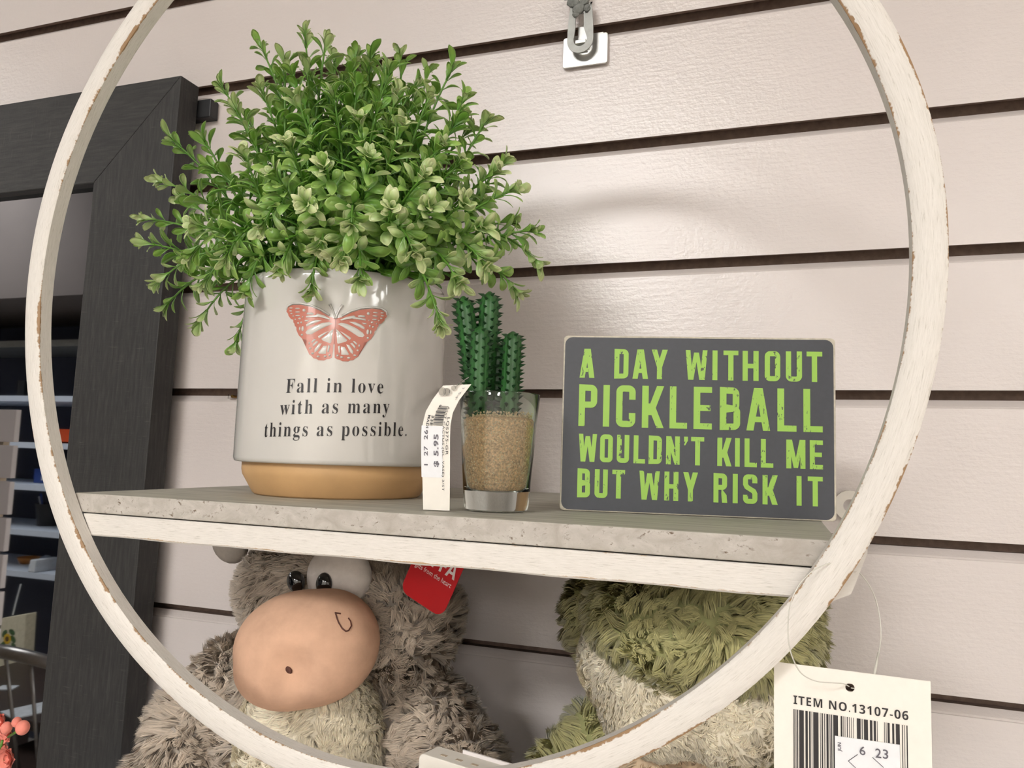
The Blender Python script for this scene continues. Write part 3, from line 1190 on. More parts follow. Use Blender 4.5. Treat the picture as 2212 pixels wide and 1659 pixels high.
def cactus_col(cx, cy, top, r, lean=(0, 0)):
    z0_, z1_ = GC[2] + .044, top
    Hc = z1_ - z0_
    bd = B()
    K, NS = 24, 20
    vs, fs = [], []
    for i in range(NS + 1):
        t = i / NS
        z = z0_ + Hc * t
        rr = r * (1 if t < .88 else math.sqrt(max(0.02, 1 - ((t - .88) / .12) ** 2)))
        for k in range(K):
            a = 2 * PI * k / K
            rib = 1 + .13 * math.cos(8 * a)
            vs.append((cx + lean[0] * t + rr * rib * math.cos(a), cy + lean[1] * t + rr * rib * math.sin(a), z))
    for i in range(NS):
        for k in range(K):
            fs.append((i * K + k, i * K + (k + 1) % K, (i + 1) * K + (k + 1) % K, (i + 1) * K + k))
    fs.append([NS * K + k for k in range(K)])
    col = mesh('cactus_stem', vs, fs, M['cactus'], pc, smooth=True)
    th = B()
    nrow = int(Hc / .0042)
    for k in range(8):
        a0 = 2 * PI * k / 8
        for j in range(nrow + 1):
            t = (j + (.5 if k % 2 else 0)) / nrow
            if t > .99:
                continue
            z = z0_ + Hc * t
            rr = r * 1.08 * (1 if t < .88 else math.sqrt(max(0.03, 1 - ((t - .88) / .12) ** 2)))
            a = a0 + rnd.uniform(-.06, .06)
            o_ = Vector((math.cos(a), math.sin(a), 0))
            s_ = Vector((-math.sin(a), math.cos(a), 0))
            c = Vector((cx + lean[0] * t, cy + lean[1] * t, z)) + o_ * rr * .92
            ln = rnd.uniform(.0030, .0040)
            tip = c + o_ * ln + Vector((0, 0, ln * .12))
            w_, h_ = .0011, .0016
            vs = [c + s_ * w_, c + Vector((0, 0, h_ * .5)), c - s_ * w_, c - Vector((0, 0, h_)), tip]
            th.add(vs, [(0, 1, 4), (1, 2, 4), (2, 3, 4), (3, 0, 4)])
    t_ = th.obj('thorns', M['cactus_tip'], col)
    t_.name = 'thorn'
    tag(t_, kind='stuff')


def ctop(px, py, Y):
    p = at(px, py, Y=Y)
    return p


for px, py, Y, r, ln in ((1001, 640, -.2222, .0047, (-.003, 0)), (1058, 630, -.2165, .0049, (.002, 0)), (1108, 716, -.2195, .0045, (.001, 0)), (1038, 705, -.2290, .0046, (0, 0)), (1075, 740, -.2110, .005, (0, 0))):
    p = at(px, py, Y=Y)
    cx_ = max(GC[0] - .0105, min(GC[0] + .0105, p[0] - ln[0]))
    cactus_col(cx_, Y, p[2], r, (p[0] - cx_, 0))

# price tag leaning on the glass ----------------------------------------
rowsL = [(914, 1101), (913, 1060), (912, 1000), (911.5, 950), (913, 915), (920, 888), (935, 862), (957, 833)]
rowsR = [(971, 1106), (971.5, 1062), (972, 1002), (972, 952), (973, 918), (978, 892), (992, 864), (1018, 830)]
rowsY = [-.2470, -.2467, -.2462, -.2460, -.2458, -.2452, -.2440, -.2420]
PL = [at(a[0], a[1], Y=y) for a, y in zip(rowsL, rowsY)]
PR = [at(a[0], a[1], Y=y + .003) for a, y in zip(rowsR, rowsY)]
PL[0][2] = max(PL[0][2], ZS + .0006)
PR[0][2] = max(PR[0][2], ZS + .0006)
ptag = empty('price_tag', (PL[0][0], PL[0][1], ZS), 'narrow white price tag reading $5.95 curled in front of the cactus glass', 'price tag')
cumL = [0]
for i in range(1, 8):
    cumL.append(cumL[-1] + float(np.linalg.norm((PL[i] + PR[i]) / 2 - (PL[i - 1] + PR[i - 1]) / 2)))
TL = cumL[-1]


def on_tag(u, s, lift=0.0):
    """u 0..1 from left to right edge, s 0..1 from foot to curled top"""
    q = s * TL
    i = 0
    while i < 6 and q > cumL[i + 1]:
        i += 1
    t = (q - cumL[i]) / (cumL[i + 1] - cumL[i])
    a = PL[i] * (1 - t) + PL[i + 1] * t
    b_ = PR[i] * (1 - t) + PR[i + 1] * t
    nrm = np.cross(b_ - a, PL[min(i + 1, 7)] - PL[i])
    nrm /= np.linalg.norm(nrm)
    return a * (1 - u) + b_ * u + nrm * lift


vs, fs = [], []
NS = 28
for k in range(NS + 1):
    for u in (0, .33, .67, 1):
        vs.append(on_tag(u, k / NS))
nn = len(vs)
for k in range(NS + 1):
    for u in (0, .33, .67, 1):
        vs.append(on_tag(u, k / NS, -.00025))
for k in range(NS):
    for j in range(3):
        a = k * 4 + j
        fs.append((a, a + 1, a + 5, a + 4))
        fs.append((a + nn, a + 4 + nn, a + 5 + nn, a + 1 + nn))
    fs.append((k * 4, k * 4 + 4, k * 4 + 4 + nn, k * 4 + nn))
    fs.append((k * 4 + 3, k * 4 + 3 + nn, k * 4 + 7 + nn, k * 4 + 7))
mesh('card', vs, fs, M['card'], ptag, smooth=True, auto=40)
vs = [on_tag(u, s, .0002) for s in (.245, .35, .45, .55, .638) for u in (-.03, .36, .74)]
mesh('sticker', vs, [(r * 3 + c, r * 3 + c + 1, r * 3 + c + 4, r * 3 + c + 3) for r in range(4) for c in range(2)], M['sticker'], ptag)


def tag_text(words, s0, s1, u0, u1, up, mat, bold=0.0, name='lettering'):
    """up=True: reads from foot to top, False: from top to foot"""
    vs, fs = text2d(words, 1.0, bold, 1.1)
    a = np.array(vs)
    lo, hi = a.min(0), a.max(0)
    P_ = []
    for x, y in vs:
        t = (x - lo[0]) / (hi[0] - lo[0])
        w = (y - lo[1]) / (hi[1] - lo[1])
        if up:
            P_.append(on_tag(u1 + (u0 - u1) * w, s0 + (s1 - s0) * t, .00042))
        else:
            P_.append(on_tag(u0 + (u1 - u0) * w, s1 + (s0 - s1) * t, .00042))
    mesh(name, P_, fs if up else fs, mat, ptag)


tag_text('1  27  26', .335, .605, .07, .21, True, M['greyink'], .02)
tag_text('$ 5.95', .325, .575, .42, .62, True, M['greyink'], .03)
tag_text('LQS375-GR', .42, .71, .83, .94, False, M['ink'], .0)
tag_text('ASST CACTUS (GL. VASE) 3/ST', .145, .80, .70, .80, False, M['ink'], .0)
tag_text('MADI', .62, .72, .13, .22, False, M['ink'], .02)
tag_text('33E', .64, .72, .26, .36, False, M['ink'], .02)
tag_text('0', .79, .81, .38, .46, False, M['ink'])
tag_text('3  0-4"', .86, .97, .80, .88, False, M['greyink'])
bc = B()
s = .645
for w_ in (1, 1, 2, 1, 4, 2, 4, 1, 3, 1, 1, 2, 1, 1):
    ds = .0035 * w_
    bc.add([on_tag(.38, s, .0004), on_tag(.72, s, .0004), on_tag(.72, s + ds, .0004), on_tag(.38, s + ds, .0004)], [(0, 1, 2, 3)])
    s += ds + .0052
bc.obj('barcode', M['ink'], ptag)
kn = B()
for q, r in (((.18, .93), .0021), ((.34, .93), .0019), ((.48, .965), .0013)):
    kn.ell(on_tag(*q, .0012), (r, r * .6, r), nu=12, nv=8)
p = on_tag(.52, .97, .001)
kn.tube([p, (p[0] + .003, p[1] + .001, p[2] + .003), (p[0] + .006, p[1] + .003, p[2] + .0055)], .0003, 6)
kn.obj('plastic_fastener', M['clear'], ptag, smooth=True)

# ================================================================== BLOCK SIGN
SL = np.array([-.1086, -.1932])
SR = np.array([.0297, -.1655])
sw = float(np.linalg.norm(SR - SL))
sux = Vector(((SR - SL) / sw)[0:2].tolist() + [0]).normalized()
suz = Vector((0, 0, 1))
sny = sux.cross(suz)          # towards the viewer
SH = .0942
ST = .022
sign = empty('block_sign', (SL[0], SL[1], ZS), 'charcoal block sign with lime green lettering about pickleball', 'sign')
org = Vector((SL[0], SL[1], ZS + .0002))
outl = rrect(0, 0, sw, SH, .0022, 4)
sb = B().prism(outl, org, sux, suz, ST)
o = sb.obj('block', [M['signedge'], M['signbody']], sign, bevel=.0007)
inn = rrect(.0009, .0007, sw - .0011, SH - .0010, .0040, 5)
vs = [org + sux * a + suz * b_ + sny * .00012 for a, b_ in inn]
mesh('painted_face', vs, [list(range(len(vs)))], M['signbody'], sign)


def stroke(path, s, closed=False):
    """constant-width stroke along a 2D polyline -> quads"""
    P_ = [np.array(p, float) for p in path]
    n = len(P_)
    L_, R_ = [], []
    for i in range(n):
        if closed:
            a, b_, c = P_[i - 1], P_[i], P_[(i + 1) % n]
        else:
            a, b_, c = P_[max(i - 1, 0)], P_[i], P_[min(i + 1, n - 1)]
        d1 = b_ - a
        d2 = c - b_
        if not np.any(d1):
            d1 = d2
        if not np.any(d2):
            d2 = d1
        d1 = d1 / np.linalg.norm(d1)
        d2 = d2 / np.linalg.norm(d2)
        nn_ = np.array([-(d1[1] + d2[1]), d1[0] + d2[0]])
        nn_ /= max(np.linalg.norm(nn_), 1e-9)
        k = 1 / max(.35, nn_ @ np.array([-d1[1], d1[0]]))
        L_.append(b_ + nn_ * s / 2 * k)
        R_.append(b_ - nn_ * s / 2 * k)
    out = []
    for i in range(n if closed else n - 1):
        j = (i + 1) % n
        out.append([L_[i], R_[i], R_[j], L_[j]])
    return out


def arc(cx, cy, rx, ry, a0, a1, n=7):
    return [(cx + rx * math.cos(math.radians(a0 + (a1 - a0) * k / n)), cy + ry * math.sin(math.radians(a0 + (a1 - a0) * k / n))) for k in range(n + 1)]


def glyph(ch, w, h, s):
    hs = s / 2
    r = min(w * .36, h * .2)
    V = lambda x, a=0, b_=None: [[(x, a), (x + s, a), (x + s, b_ if b_ is not None else h), (x, b_ if b_ is not None else h)]]
    Hb = lambda y, a=0, b_=None, t=s * .92: [[(a, y), (b_ if b_ is not None else w, y), (b_ if b_ is not None else w, y + t), (a, y + t)]]
    D = lambda x0_, y0_, x1_, y1_, t: [[(x0_, y0_), (x0_ + t, y0_), (x1_ + t, y1_), (x1_, y1_)]]
    if ch == 'I':
        return V((w - s) / 2)
    if ch == 'L':
        return V(0) + Hb(0)
    if ch == 'T':
        return V((w - s) / 2) + Hb(h - s * .92)
    if ch == 'E':
        return V(0) + Hb(0) + Hb(h - s * .92) + Hb((h - s) / 2 + s * .05, 0, w * .92)
    if ch == 'H':
        return V(0) + V(w - s) + Hb((h - s) / 2)
    if ch == 'A':
        t = s * 1.05
        return D(0, 0, (w - t) / 2 - s * .12, h, t) + D(w - t, 0, (w - t) / 2 + s * .12, h, t) + Hb(h * .2, w * .2, w * .8, s * .85)
    if ch == 'Y':
        t = s * 1.05
        return V((w - s) / 2, 0, h * .45) + [[((w - s) / 2, h * .4), ((w + s) / 2, h * .4), (t, h), (0, h)], [((w - s) / 2, h * .4), ((w + s) / 2, h * .4), (w, h), (w - t, h)]]
    if ch == 'W':
        t = s * .92
        return D(w * .12, 0, 0, h, t) + D(w * .18, 0, w / 2 - t / 2 - .0001, h * .92, t * .85) + D(w * .88 - t, 0, w - t, h, t) + D(w * .82 - t * .85, 0, w / 2 - t * .35, h * .92, t * .85)
    if ch == 'M':
        t = s * .85
        return V(0) + V(w - s) + D(w / 2 - t / 2, h * .02, s * .3, h, t) + D(w / 2 - t / 2, h * .02, w - s * .3 - t, h, t)
    if ch == 'N':
        return V(0, 0, h) + V(w - s) + D(w - s * 1.05, 0, 0, h, s * 1.05)
    if ch == 'K':
        return V(0) + D(w - s * 1.1, 0, s * .75, h * .58, s * 1.1) + D(s * .6, h * .30, w - s * 1.1, h, s * 1.1)
    if ch == 'O':
        pth = arc(w - r, h - r, r - hs, r - hs, 0, 90, 5) + arc(r, h - r, r - hs, r - hs, 90, 180, 5) + arc(r, r, r - hs, r - hs, 180, 270, 5) + arc(w - r, r, r - hs, r - hs, 270, 360, 5)
        return stroke(pth, s, True)
    if ch == 'U':
        return stroke([(hs, h)] + arc(r, r, r - hs, r - hs, 180, 270, 5) + arc(w - r, r, r - hs, r - hs, 270, 360, 5) + [(w - hs, h)], s)
    if ch == 'C':
        return stroke([(w - hs, h * .66)] + arc(w - r, h - r, r - hs, r - hs, 0, 90, 5) + arc(r, h - r, r - hs, r - hs, 90, 180, 5) + arc(r, r, r - hs, r - hs, 180, 270, 5) + arc(w - r, r, r - hs, r - hs, 270, 360, 5) + [(w - hs, h * .34)], s)
    if ch == 'D':
        return stroke([(hs, hs * .92), (hs, h - hs * .92)] + arc(w - r, h - r, r - hs, r - hs, 90, 0, 5) + arc(w - r, r, r - hs, r - hs, 0, -90, 5), s, True)
    if ch in 'PR':
        m_ = h * .44
        q = stroke([(hs, m_ + hs), (hs, h - hs * .92)] + arc(w - r, h - r, r - hs, r - hs, 90, 0, 5) + arc(w - r, m_ + r, r - hs, r - hs, 0, -90, 5), s, True) + V(0)
        if ch == 'R':
            q += [[(w - s, 0), (w + s * .05, 0), (w - s * .1, m_ * .6), (w - s * 1.1, m_ * 1.1), (w - s * 1.15, m_ * .7)]]
        return q
    if ch == 'B':
        m_ = h * .5
        r2 = r * .95
        return stroke([(hs, m_ - hs * .4), (hs, h - hs * .92)] + arc(w * .96 - r2, h - r2, r2 - hs, r2 - hs, 90, 0, 5) + arc(w * .96 - r2, m_ + r2 - hs, r2 - hs, r2 - hs, 0, -90, 5), s, True) + \
            stroke([(hs, hs * .92), (hs, m_ + hs * .4)] + arc(w - r2, m_ - r2 + hs, r2 - hs, r2 - hs, 90, 0, 5) + arc(w - r2, r2, r2 - hs, r2 - hs, 0, -90, 5), s, True)
    if ch == 'S':
        return stroke([(w - hs, h * .70)] + arc(w - r, h - r, r - hs, r - hs, 0, 90, 5) + arc(r, h - r, r - hs, r - hs, 90, 180, 5) + [(hs, h * .66), (hs + s * .25, h * .57), (w - hs - s * .25, h * .43), (w - hs, h * .34)] + arc(w - r, r, r - hs, r - hs, 0, -90, 5) + arc(r, r, r - hs, r - hs, 270, 180, 5) + [(hs, h * .30)], s)
    if ch == "'":
        return [[(0, h), (w, h), (w, h * .86), (w * .25, h * .68), (0, h * .72), (w * .35, h * .82), (0, h * .82)]]
    return []


lines = [
    ('ADAYWITHOUT', (.077, .245), [(285, 377), (498, 585), (610, 705), (725, 822), (930, 1060), (1090, 1120), (1155, 1243), (1268, 1362), (1397, 1487), (1520, 1613), (1640, 1730)], 181),
    ('PICKLEBALL', (.284, .521), [(280, 393), (430, 470), (510, 628), (668, 800), (835, 940), (978, 1087), (1133, 1253), (1290, 1428), (1470, 1580), (1620, 1730)], 176),
    ("WOULDN'TKILLME", (.565, .722), [(280, 392), (412, 490), (515, 590), (617, 687), (708, 787), (813, 895), (920, 943), (962, 1040), (1118, 1202), (1222, 1250), (1278, 1350), (1373, 1445), (1520, 1630), (1655, 1730)], 170),
    ('BUTWHYRISKIT', (.762, .922), [(273, 352), (380, 460), (487, 565), (652, 775), (803, 887), (915, 1003), (1095, 1175), (1208, 1238), (1268, 1352), (1382, 1470), (1578, 1607), (1642, 1728)], 166)]
for txt, (v0, v1), xs, xl_ in lines:
    vs, fs = [], []
    h = (v1 - v0) * SH
    s_ = h * .152 if txt.startswith('P') else h * .168
    for ch, (xa, xb) in zip(txt, xs):
        u0, u1 = (xa - xl_) / (1807 - xl_), (xb - xl_) / (1807 - xl_)
        # undo the slight foreshortening of the turned block
        k = .035
        u0, u1 = u0 + k * u0 * (1 - u0) * .0, u1 + k * u1 * (1 - u1) * .0
        w = (u1 - u0) * sw
        for gi, poly in enumerate(glyph(ch, w, h, min(s_, w))):
            n0 = len(vs)
            for x, y in poly:
                vs.append(org + sux * (u0 * sw + x) + suz * (SH * (1 - v1) + y) + sny * (.0003 + .000012 * gi))
            fs.append(list(range(n0, len(vs))))
    mesh('lettering', vs, fs, M['lime'], sign)

# ================================================================== ITEM TAG ON STRING
TY = -.2672
tq = [at(*q, Y=TY) for q in ((1672, 1429), (2010, 1472), (2009, 1659), (1666, 1659))]
tTL, tTR = Vector(tq[0]), Vector(tq[1])
itag = empty('item_tag', tTL, 'large white barcode tag hanging from the ring on clear string', 'tag')
tux = (tTR - tTL).normalized()
tuy = Vector((-tux.z, 0, tux.x)).normalized()
# tag hangs a little skewed: left edge nearly plumb
tuy = (Vector((0, 0, 1)) + tux * .02).normalized()
tw = (tTR - tTL).length
th_ = .085
hc, hr = Vector(at(1836, 1485, Y=TY)), .0016
hu, hv = (hc - tTL).dot(tux), (hc - tTL).dot(Vector((0, 0, 1)) - tux * tux.z) / (1)
# plate with a real hole: fan between hole rim and outline
hx = (hc.x - tTL.x) / tux.x
hz = hc.z - (tTL.z + tux.z * hx)
outl = [(0, 0), (tw, 0), (tw, -th_), (0, -th_)]


def tp(a, b_, lift=0):
    return tTL + tux * a + Vector((0, 0, 1)) * b_ + Vector((0, -1, 0)) * lift


K = 24
rim = [(hx + hr * math.cos(2 * PI * k / K), hz + hr * math.sin(2 * PI * k / K)) for k in range(K)]
sq = []
for k in range(K):
    a = 2 * PI * k / K
    c, s = math.cos(a), math.sin(a)
    m_ = max(abs(c), abs(s))
    sq.append((hx + .004 * c / m_, hz + .004 * s / m_))
bm = bmesh.new()
fl = []
vs, fs = [], []
for lift in (0.0002, -.0002):
    vs += [tp(*q, lift) for q in rim] + [tp(*q, lift) for q in sq]
    vs += [tp(*q, lift) for q in ((0, 0), (hx - .004, 0), (hx + .004, 0), (tw, 0), (0, hz - .004), (tw, hz - .004), (0, -th_), (tw, -th_), (hx - .004, hz - .004), (hx + .004, hz - .004), (hx - .004, hz + .004), (hx + .004, hz + .004))]
nv = 2 * K + 12
for s, fl_ in ((0, False), (nv, True)):
    q = []
    for k in range(K):
        q.append((s + k, s + K + k, s + K + (k + 1) % K, s + (k + 1) % K))
    b0 = s + 2 * K
    q += [(b0 + 0, b0 + 4, b0 + 8, b0 + 1), (b0 + 2, b0 + 9, b0 + 5, b0 + 3), (b0 + 4, b0 + 6, b0 + 7, b0 + 5, b0 + 9, b0 + 8), (b0 + 10, b0 + 11, b0 + 2, b0 + 1)]
    fs += [f[::-1] if not fl_ else f for f in q] if fl_ else q
for k in range(K):
    fs.append((k, (k + 1) % K, nv + (k + 1) % K, nv + k))
mesh('card', vs, fs, M['card'], itag)


def tag_words(words, x0, x1, y0, y1, mat, bold=0, name='lettering', rot=False, sp=1.0):
    vs, fs = text2d(words, 1, bold, sp)
    if rot:
        vs = [(-y, x) for x, y in vs]
    vs = fit2d(vs, x0, x1, y0, y1)
    mesh(name, [tp(a, b_, .00045) for a, b_ in vs], fs, mat, itag)


def tpx(px, py):
    p = at(px, py, Y=TY)
    a = (p[0] - tTL.x) / tux.x
    return a, p[2] - tTL.z - tux.z * a


xa, ya = tpx(1714, 1520)
xb, yb = tpx(1962, 1556)
hh = tpx(1714, 1501)[1] - ya
tag_words(sansb('ITEM NO.13107-06'), xa, xb, ya, ya + hh, M['ink'], 0, sp=1.12)
bars = [(0, 4), (8, 3), (14, 4), (22, 18), (46, 9), (60, 6), (70, 2), (76, 20), (102, 2), (108, 5), (118, 3), (126, 8), (138, 3), (144, 4), (152, 18), (180, 6), (189, 2), (195, 2), (203, 3), (211, 2), (219, 2), (227, 2), (240, 14), (258, 3), (266, 15), (288, 9), (302, 8), (314, 2), (340, 2), (346, 2), (352, 8), (369, 7), (382, 14), (404, 3), (412, 2), (420, 4)]
x0, y0 = tpx(1714, 1531)
xe = tpx(1960, 1566)[0]
scl = (xe - x0) / 424
bc = B()
for a, w_ in bars:
    for yy0, yy1 in ((y0 - .056, y0),):
        xa_, xb_ = x0 + a * scl, x0 + (a + w_) * scl
        bc.add([tp(xa_, yy0, .0004), tp(xb_, yy0, .0004), tp(xb_, yy1, .0004), tp(xa_, yy1, .0004)], [(0, 1, 2, 3)])
bc.obj('barcode', M['ink'], itag)
sx0, sy0 = tpx(1803, 1588)
sx1, sy1 = tpx(1943, 1608)
vs = [tp(sx0, sy0, .0007), tp(sx1, sy0 + .0003, .0007), tp(sx1, sy0 - .03, .0007), tp(sx0, sy0 - .03, .0007)]
mesh('sticker', vs + [(v.x, v.y + .0002, v.z) for v in vs], [(3, 2, 1, 0), (0, 1, 5, 4), (1, 2, 6, 5), (2, 3, 7, 6), (3, 0, 4, 7)], M['sticker'], itag)


def sticker_words(words, pa, pb, mat, bold=0, rot=False):
    a0, b0 = tpx(*pa)
    a1, b1 = tpx(*pb)
    vs, fs = text2d(words, 1, bold)
    if rot:
        vs = [(-y, x) for x, y in vs]
    vs = fit2d(vs, min(a0, a1), max(a0, a1), min(b0, b1), max(b0, b1))
    mesh('lettering', [tp(x, y, .0011) for x, y in vs], fs, mat, itag)


sticker_words('JUN', (1809, 1601), (1819, 1622), M['greyink'], .02, True)
sticker_words('6', (1856, 1609), (1869, 1630), M['greyink'], .01)
sticker_words('2', (1890, 1614), (1903, 1636), M['greyink'], .01)
sticker_words('3', (1906, 1616), (1918, 1638), M['greyink'], .01)
cut = B()
for pa, pb in (((1852, 1628), (1832, 1642)), ((1832, 1642), (1848, 1657)), ((1884, 1634), (1908, 1656))):
    a0, b0 = tpx(*pa)
    a1, b1 = tpx(*pb)
    cut.tube([tp(a0, b0, .0009), tp(a1, b1, .0009)], .00012, 4)
cut.obj('security_cut', M['greyink'], itag)
# clear string loop, over the ring and through the hole
hole = tp(hx, hz, 0)
spts = [(1834, 1483, -.2665), (1822, 1477, -.2705), (1800, 1475, -.2745), (1765, 1472, -.279), (1735, 1458, -.283), (1718, 1435, -.286), (1706, 1400, -.288), (1702, 1360, -.2885), (1706, 1310, -.2885), (1722, 1270, -.288), (1742, 1245, -.286), (1765, 1228, -.283), (1800, 1215, -.279), (1835, 1222, -.262), (1862, 1243, -.255), (1886, 1280, -.252), (1899, 1325, -.252), (1903, 1370, -.254), (1899, 1408, -.258), (1892, 1440, -.262), (1884, 1462, -.2655), (1860, 1486, -.2660), (1838, 1486, -.2663)]
P_ = [Vector(at(a, b_, Y=c)) for a, b_, c in spts]
sm = []
for i in range(len(P_) - 1):
    p0_, p1_, p2_, p3_ = P_[max(i - 1, 0)], P_[i], P_[i + 1], P_[min(i + 2, len(P_) - 1)]
    for k in range(4):
        t = k / 4
        sm.append(.5 * ((2 * p1_) + (p2_ - p0_) * t + (2 * p0_ - 5 * p1_ + 4 * p2_ - p3_) * t * t + (3 * p1_ - p0_ - 3 * p2_ + p3_) * t ** 3))
sm.append(P_[-1])
B().tube(sm, .00022, 6).obj('string', M['string'], itag, smooth=True)
B().tube([Vector(at(1898, 1410, Y=-.258)), Vector(at(1888, 1460, Y=-.2655))], [.0004, .00055], 8).obj('string_lock', M['string'], itag, smooth=True)

# ================================================================== WALL HOOK
plt = [at(*q, Y=-.0045) for q in ((1216, 88), (1312, 76), (1312, 134), (1215, 148))]
hook = empty('wall_hook', plt[3], 'silver metal hanging bracket with keyhole slot hooked in the slatwall groove, above the sign', 'hook')
px0, px1 = plt[3][0], plt[2][0]
pz0, pz1 = plt[3][2], G0 - PITCH + .004
ux, uz = Vector((1, 0, 0)), Vector((0, 0, 1))
B().prism(rrect(px0, pz0, px1, G0 - PITCH - .0105, .0022, 4), (0, -.0045, 0), ux, uz, .0016).box((px0 + .004, -.0042, G0 - PITCH - .0112), (px1 - .004, .006, G0 - PITCH - .0096)).obj('plate', M['steel'], hook, bevel=.0003)
YK = -.0140
kc = at(1253, 86, Y=YK)
kr = (at(1281, 86, Y=YK)[0] - at(1225, 86, Y=YK)[0]) / 2
ktop = at(1253, 8, Y=YK)[2]
# keyhole strap: ring of quads between outer obround and inner keyhole
KN = 36
outer_, inner_ = [], []
for k in range(KN):
    a = 2 * PI * k / KN - PI / 2
    c, s = math.cos(a), math.sin(a)
    oz = kc[2] + kr * s if s < 0 else kc[2] + (ktop - kc[2]) * min(1, s * 1.6)
    ox = kc[0] + (kr * c if s < 0 else kr * max(-1, min(1, c * (1.0 if abs(c) > .7 else 1.35))))
    outer_.append((ox, oz))
    ri = kr * .52
    if s < .35:
        inner_.append((kc[0] + ri * c, kc[2] + ri * s + .0005))
    else:
        inner_.append((kc[0] - .0008 + ri * .62 * max(-1, min(1, c * 1.4)), kc[2] + ri * .35 + (at(1250, 30, Y=YK)[2] - kc[2] - ri * .35) * min(1, (s - .35) / .35)))
vs, fs = [], []
for y in (YK, YK + .0012):
    vs += [(a, y, b_) for a, b_ in outer_] + [(a, y, b_) for a, b_ in inner_]
for k in range(KN):
    k2 = (k + 1) % KN
    n2 = 2 * KN
    fs += [(k, k2, KN + k2, KN + k), (n2 + k2, n2 + k, n2 + KN + k, n2 + KN + k2), (k2, k, n2 + k, n2 + k2), (KN + k, KN + k2, n2 + KN + k2, n2 + KN + k)]
mesh('keyhole_strap', vs, fs, M['steel_dull'], hook)
# bent arm behind the strap and the rough clamp above
B().box((kc[0] - .0045, YK + .0012, kc[2] - .002), (kc[0] + .0045, -.0050, kc[2] + .001)).box((kc[0] - .0040, -.0062, kc[2] - .006), (kc[0] + .0040, -.0050, kc[2] + .016)).obj('bracket_arm', M['steel'], hook, bevel=.0003)
cl_ = B()
for q in ((1250, 20, .007), (1238, 6, .007), (1262, 2, .006), (1228, -14, .008), (1255, -20, .008), (1244, 30, .004), (1268, 18, .0045)):
    p = at(q[0], q[1], Y=YK - .001)
    cl_.ell(p, (q[2] * .8, q[2] * .45, q[2] * .6), Matrix.Rotation(q[0], 3, 'Y'), 10, 6)
o = cl_.obj('clamp', M['putty'], hook)
dm = o.modifiers.new('displace', 'DISPLACE')
tx = bpy.data.textures.new('lumps', 'CLOUDS')
tx.noise_scale = .004
dm.texture = tx
dm.strength = .0025

# small brass pin in the groove left of the pot
p = at(501, 856, Y=-.003)
pin = empty('push_pin', (p[0], 0, p[2]), 'tiny brass pin with clear collar in the groove left of the white pot', 'pin')
B().tube([(p[0], .004, p[2]), (p[0], -.003, p[2])], [.0012, .0014], 10).obj('pin_head', M['brass'], pin)
B().box((p[0] - .006, -.0012, p[2] - .0022), (p[0] + .006, .0, p[2] + .0022)).obj('collar', M['clear'], pin)

# ================================================================== LOWER DISPLAY SHELF (below the frame, carries the soft toys)
LZ = 1.165
lsh = empty('display_shelf', (-.15, 0, LZ - .02), 'white display shelf below the soft toys, fixed to the slatwall', 'shelf')
B().box((-.62, -.30, LZ - .018), (.35, -.0005, LZ)).obj('shelf_panel', M['shelfwhite'], lsh, bevel=.001)
B().box((-.5, -.2, LZ - .03), (-.496, -.0005, LZ - .018)).box((.2, -.2, LZ - .03), (.204, -.0005, LZ - .018)).obj('bracket', M['steel_dull'], lsh)


# ================================================================== SOFT TOYS
def blob(name, parts, mat, parent, voxel=.0035, smooth=6):
    """several ellipsoids fused into one continuous skin"""
    b_ = B()
    for c, r, rot in parts:
        b_.ell(c, r, Matrix.Rotation(math.radians(rot), 3, 'Y') if rot else None, 24, 16)
    o = b_.obj(name, mat, parent, smooth=True)
    rm = o.modifiers.new('remesh', 'REMESH')
    rm.mode = 'VOXEL'
    rm.voxel_size = voxel
    sm_ = o.modifiers.new('smooth', 'SMOOTH')
    sm_.factor = .6
    sm_.iterations = smooth
    dg = bpy.context.evaluated_depsgraph_get()
    dg.update()
    me = bpy.data.meshes.new_from_object(o.evaluated_get(dg))
    o.modifiers.clear()
    o.data = me
    me.polygons.foreach_set('use_smooth', [True] * len(me.polygons))
    return o


def flow(p, k, seed):
    return np.stack([np.sin(p[:, 1] * k + p[:, 2] * k * 1.3 + seed) + .6 * np.sin(p[:, 0] * k * 2.1 + seed * 2),
                     np.sin(p[:, 2] * k * .9 + p[:, 0] * k * 1.1 + seed * 1.7),
                     np.sin(p[:, 0] * k * 1.2 - p[:, 1] * k + seed * .6) + .6 * np.sin(p[:, 2] * k * 1.9 + seed)], 1)


